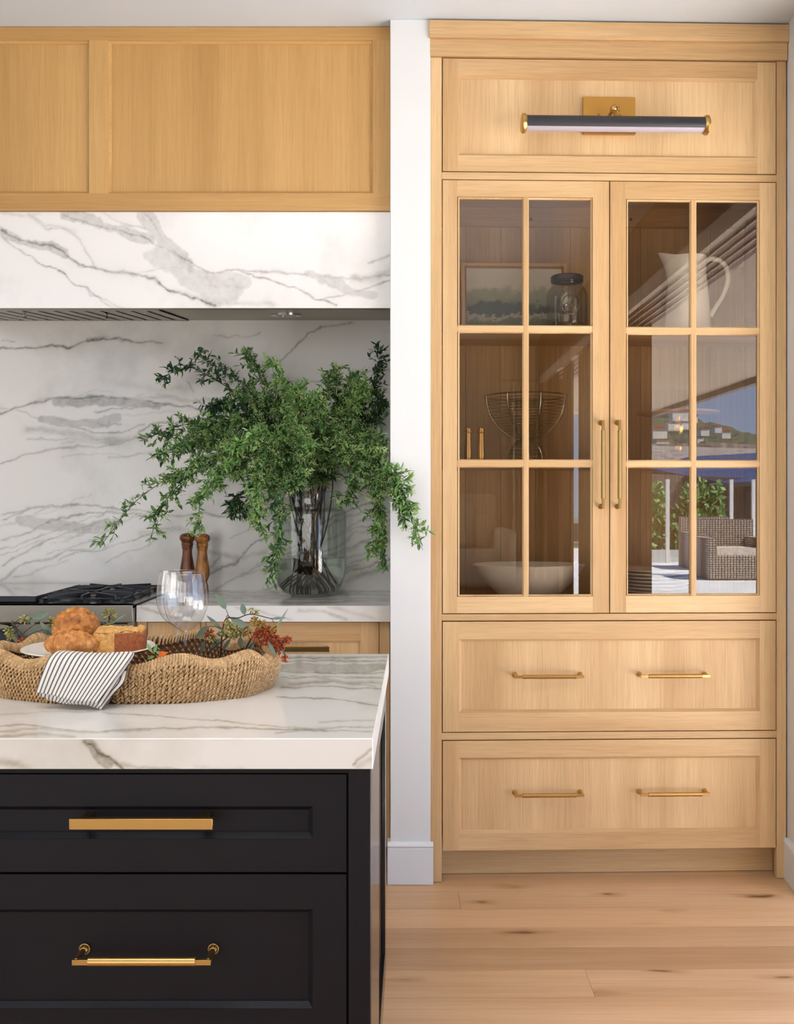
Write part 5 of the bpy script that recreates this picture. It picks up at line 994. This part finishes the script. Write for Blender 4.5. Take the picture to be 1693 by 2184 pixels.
# wine glasses
def wineglass(px, d, topy, label, sc_=1.0):
    zb = BZ0+.0065; s_ = d/F; h = CH-(topy-CY)*s_-zb; rr_ = 46*2.1/F*sc_; hs = h*.465
    prof = [(.001, .0), (rr_*.80, .0005), (rr_*.82, .0015), (rr_*.5, .004), (.008, .009), (.0042, .018), (.0036, hs*.6), (.0042, hs*.92), (.009, hs*1.02), (rr_*.42, h*.505), (rr_*.74, h*.565), (rr_*.94, h*.66), (rr_, h*.745), (rr_*.985, h*.82), (rr_*.92, h*.92), (rr_*.84, h-.001), (rr_*.83, h)]
    r_ = empty('wine_glass', ((px-CX)*s_, d, zb), label=label, cat='wine glass', group='stemmed wine glasses in the basket')
    sm = spline([(a, 0, b) for a, b in prof[8:]], 40); full = prof[:8]+[(max(p.x, .001), p.z) for p in sm]
    q = B(); q.lathe(full[10:], n=64); q.build('bowl', WGL, r_); q = B(); q.lathe(full[4:11], n=32); q.build('stem', WGL, r_); q = B(); q.lathe(full[:5], n=48); q.build('base', WGL, r_)
    q = B(); q.tube([(full[-1][0]*math.cos(a), full[-1][0]*math.sin(a), full[-1][1]) for a in np.linspace(0, 2*math.pi, 65)[:-1]], .0006, 6, closed=True); q.build('lip', WGL, r_)
wineglass(396, 2.09, 1223, 'front stemmed wine glass, overlapping the other one'); wineglass(378, 2.17, 1218, 'rear stemmed wine glass, partly behind the front one', .98)
# eucalyptus
def sprig(label, stem_pts, leaves_, clusters, d, grp='eucalyptus sprigs in the basket'):
    r_ = empty('eucalyptus_sprig', P(stem_pts[0][0], stem_pts[0][1], d), label=label, cat='sprig', group=grp); L0 = Vector(r_.location); rr_ = random.Random(len(label))
    sp_ = spline([P(p[0], p[1], p[2] if len(p) > 2 else d)-L0 for p in stem_pts], 24); q = B(); q.tube(sp_, [.0018-.0009*k/24 for k in range(25)], 6)
    for lf in leaves_:
        a = P(lf[0], lf[1], d+lf[5] if len(lf) > 5 else d)-L0; st_ = min(sp_, key=lambda s_: (s_-a).length); q.tube([st_, st_.lerp(a, .5)+Vector((0, 0, .002)), a], .0007, 4)
    for c in clusters:
        a = P(c[0], c[1], d)-L0; st_ = min(sp_, key=lambda s_: (s_-a).length); q.tube([st_, a], .0009, 4)
    q.build('stem', STEM, r_)
    for lf in leaves_:
        dd = d+(lf[5] if len(lf) > 5 else 0); a, b_ = P(lf[0], lf[1], dd)-L0, P(lf[2], lf[3], dd+.012)-L0; ax = b_-a; Ln = ax.length; ax.normalize(); w = lf[4]*dd/F/2; nrm_ = Vector((rr_.uniform(-.3, .3), -1, .35)).normalized(); sd = ax.cross(nrm_).normalized(); nn_ = sd.cross(ax)
        q = B(); vs = []; nL = 9
        for k in range(nL+1):
            u = k/nL; wk = w*math.sin(math.pi*u**.8)**.85 if 0 < k < nL else .0002; c = a+ax*Ln*u+nn_*(-.16*Ln*u*u*.5)
            vs += [c+sd*wk+nn_*wk*.25, c, c-sd*wk+nn_*wk*.25]
        fs = []
        for k in range(nL): fs += [(k*3, k*3+1, k*3+4, k*3+3), (k*3+1, k*3+2, k*3+5, k*3+4)]
        q.add(vs, fs, 0, rr_.uniform(.2, .9)); q.build('leaf', EUC, r_, smooth=60)
    for c in clusters:
        a = P(c[0], c[1], d)-L0; rad = c[2]*1.15*d/F; q = B()
        for k in range(c[4] if len(c) > 4 else 34):
            v = Vector((rr_.gauss(0, 1), rr_.gauss(0, 1), rr_.gauss(.15, 1))).normalized(); p0, p1, p2 = a+v*rad*rr_.uniform(.15, .5), a+v*rad*.75, a+v*rad*rr_.uniform(.85, 1.1)
            q.tube([p0, p1, p2], [.0006, .0019, .0007], 5, t=rr_.uniform(.1, 1))
        q.build('seed_cluster', {'g': SEEDG, 'o': SEEDO, 'r': SEEDR}[c[3]], r_, smooth=60)
sprig('silver-green eucalyptus sprig with tall leaves beside the wine glasses', [(470, 1400), (474, 1350), (482, 1320), (508, 1318), (535, 1310), (580, 1320)], [(482, 1300, 459, 1264, 15), (522, 1311, 515, 1286, 13), (473, 1344, 440, 1311, 9), (490, 1317, 537, 1343, 15), (447, 1336, 415, 1362, 16), (462, 1352, 478, 1353, 12), (578, 1320, 611, 1317, 6), (588, 1342, 614, 1296, 5)], [(535, 1303, 7, 'g', 12), (547, 1305, 7, 'g', 12), (486, 1318, 6, 'o', 10)], 2.20)
sprig('eucalyptus sprig with yellow-green seed clusters in the middle of the basket back', [(440, 1395), (470, 1370), (500, 1350), (530, 1335)], [(470, 1363, 444, 1392, 12), (437, 1367, 426, 1397, 9), (492, 1362, 472, 1390, 8), (513, 1358, 513, 1384, 12), (534, 1366, 520, 1387, 10), (542, 1370, 531, 1389, 9), (505, 1340, 490, 1362, 10)], [(488, 1333, 11, 'g'), (502, 1344, 11, 'g'), (516, 1350, 10, 'g'), (478, 1352, 9, 'g'), (498, 1356, 9, 'g'), (528, 1346, 10, 'o'), (446, 1352, 11, 'r'), (452, 1362, 9, 'g')], 2.17)
sprig('eucalyptus sprig with rust-red seed clusters hanging over the right end of the basket', [(520, 1390, 2.10), (545, 1352, 2.06), (580, 1352, 2.035), (600, 1375, 2.03), (608, 1400, 2.03)], [(573, 1370, 589, 1403, 9, -.02), (598, 1388, 612, 1400, 6, -.01)], [(543, 1325, 10, 'o'), (555, 1332, 12, 'o', 44), (566, 1345, 13, 'r', 50), (553, 1350, 12, 'r', 44), (580, 1340, 11, 'o', 40), (584, 1356, 13, 'r', 50), (572, 1364, 12, 'r', 44), (590, 1372, 13, 'r', 50), (604, 1368, 9, 'r'), (614, 1364, 9, 'r'), (596, 1386, 11, 'r', 44), (608, 1405, 8, 'r'), (545, 1358, 11, 'r'), (560, 1370, 10, 'r'), (582, 1378, 10, 'r'), (600, 1378, 10, 'r'), (568, 1356, 12, 'r', 44)], 2.035)
sprig('eucalyptus sprig fanning out at the left end of the basket', [(60, 1400), (50, 1360), (36, 1340), (28, 1325)], [(68, 1318, 106, 1305, 19), (61, 1312, 84, 1360, 8), (25, 1335, 35, 1376, 12), (37, 1343, 75, 1378, 9), (85, 1325, 113, 1360, 9), (62, 1362, 84, 1340, 12), (84, 1354, 116, 1372, 9), (92, 1343, 108, 1358, 12), (24, 1326, 30, 1333, 5), (28, 1388, 46, 1386, 12, -.05)], [(53, 1322, 11, 'g'), (18, 1345, 10, 'g'), (22, 1358, 9, 'g'), (50, 1372, 13, 'r', 44), (82, 1366, 12, 'r', 40)], 2.20)
sprig('eucalyptus sprig with pale green seeds standing behind the scone', [(230, 1395), (222, 1350), (232, 1330)], [(206, 1325, 232, 1342, 12), (236, 1332, 268, 1309, 5), (268, 1347, 302, 1347, 11), (130, 1318, 150, 1306, 12)], [(233, 1312, 15, 'g', 50), (196, 1318, 12, 'g', 40), (182, 1310, 8, 'g'), (205, 1328, 9, 'g'), (112, 1328, 12, 'g', 40), (232, 1336, 8, 'g')], 2.19)
fl_ = empty('orange_flower', P(340, 1412, 1.93), label='small orange blossom with green leaves at the front of the basket', cat='flower'); L0 = Vector(fl_.location)
q = B(); a, b_ = P(331, 1401, 1.925)-L0, P(360, 1391, 1.925)-L0
q.add([a+Vector((0, 0, -.006)), P(344, 1389, 1.92)-L0, b_, P(348, 1400, 1.92)-L0], [(0, 1, 2, 3)]); q.build('petal', ORG_M, fl_, smooth=0); 
for (x0, y0, x1, y1) in ((325, 1400, 312, 1376), (330, 1396, 352, 1402), (330, 1406, 312, 1412), (328, 1400, 335, 1378)):
    q = B(); p0 = P(x0, y0-7, 1.935)-L0; p1 = P(x1, y1-6, 1.94)-L0; leaf(q, p0, p1-p0, Vector((0, -1, .4)), (p1-p0).length, .0035, .6); q.build('leaf', LEAF, fl_, smooth=0)
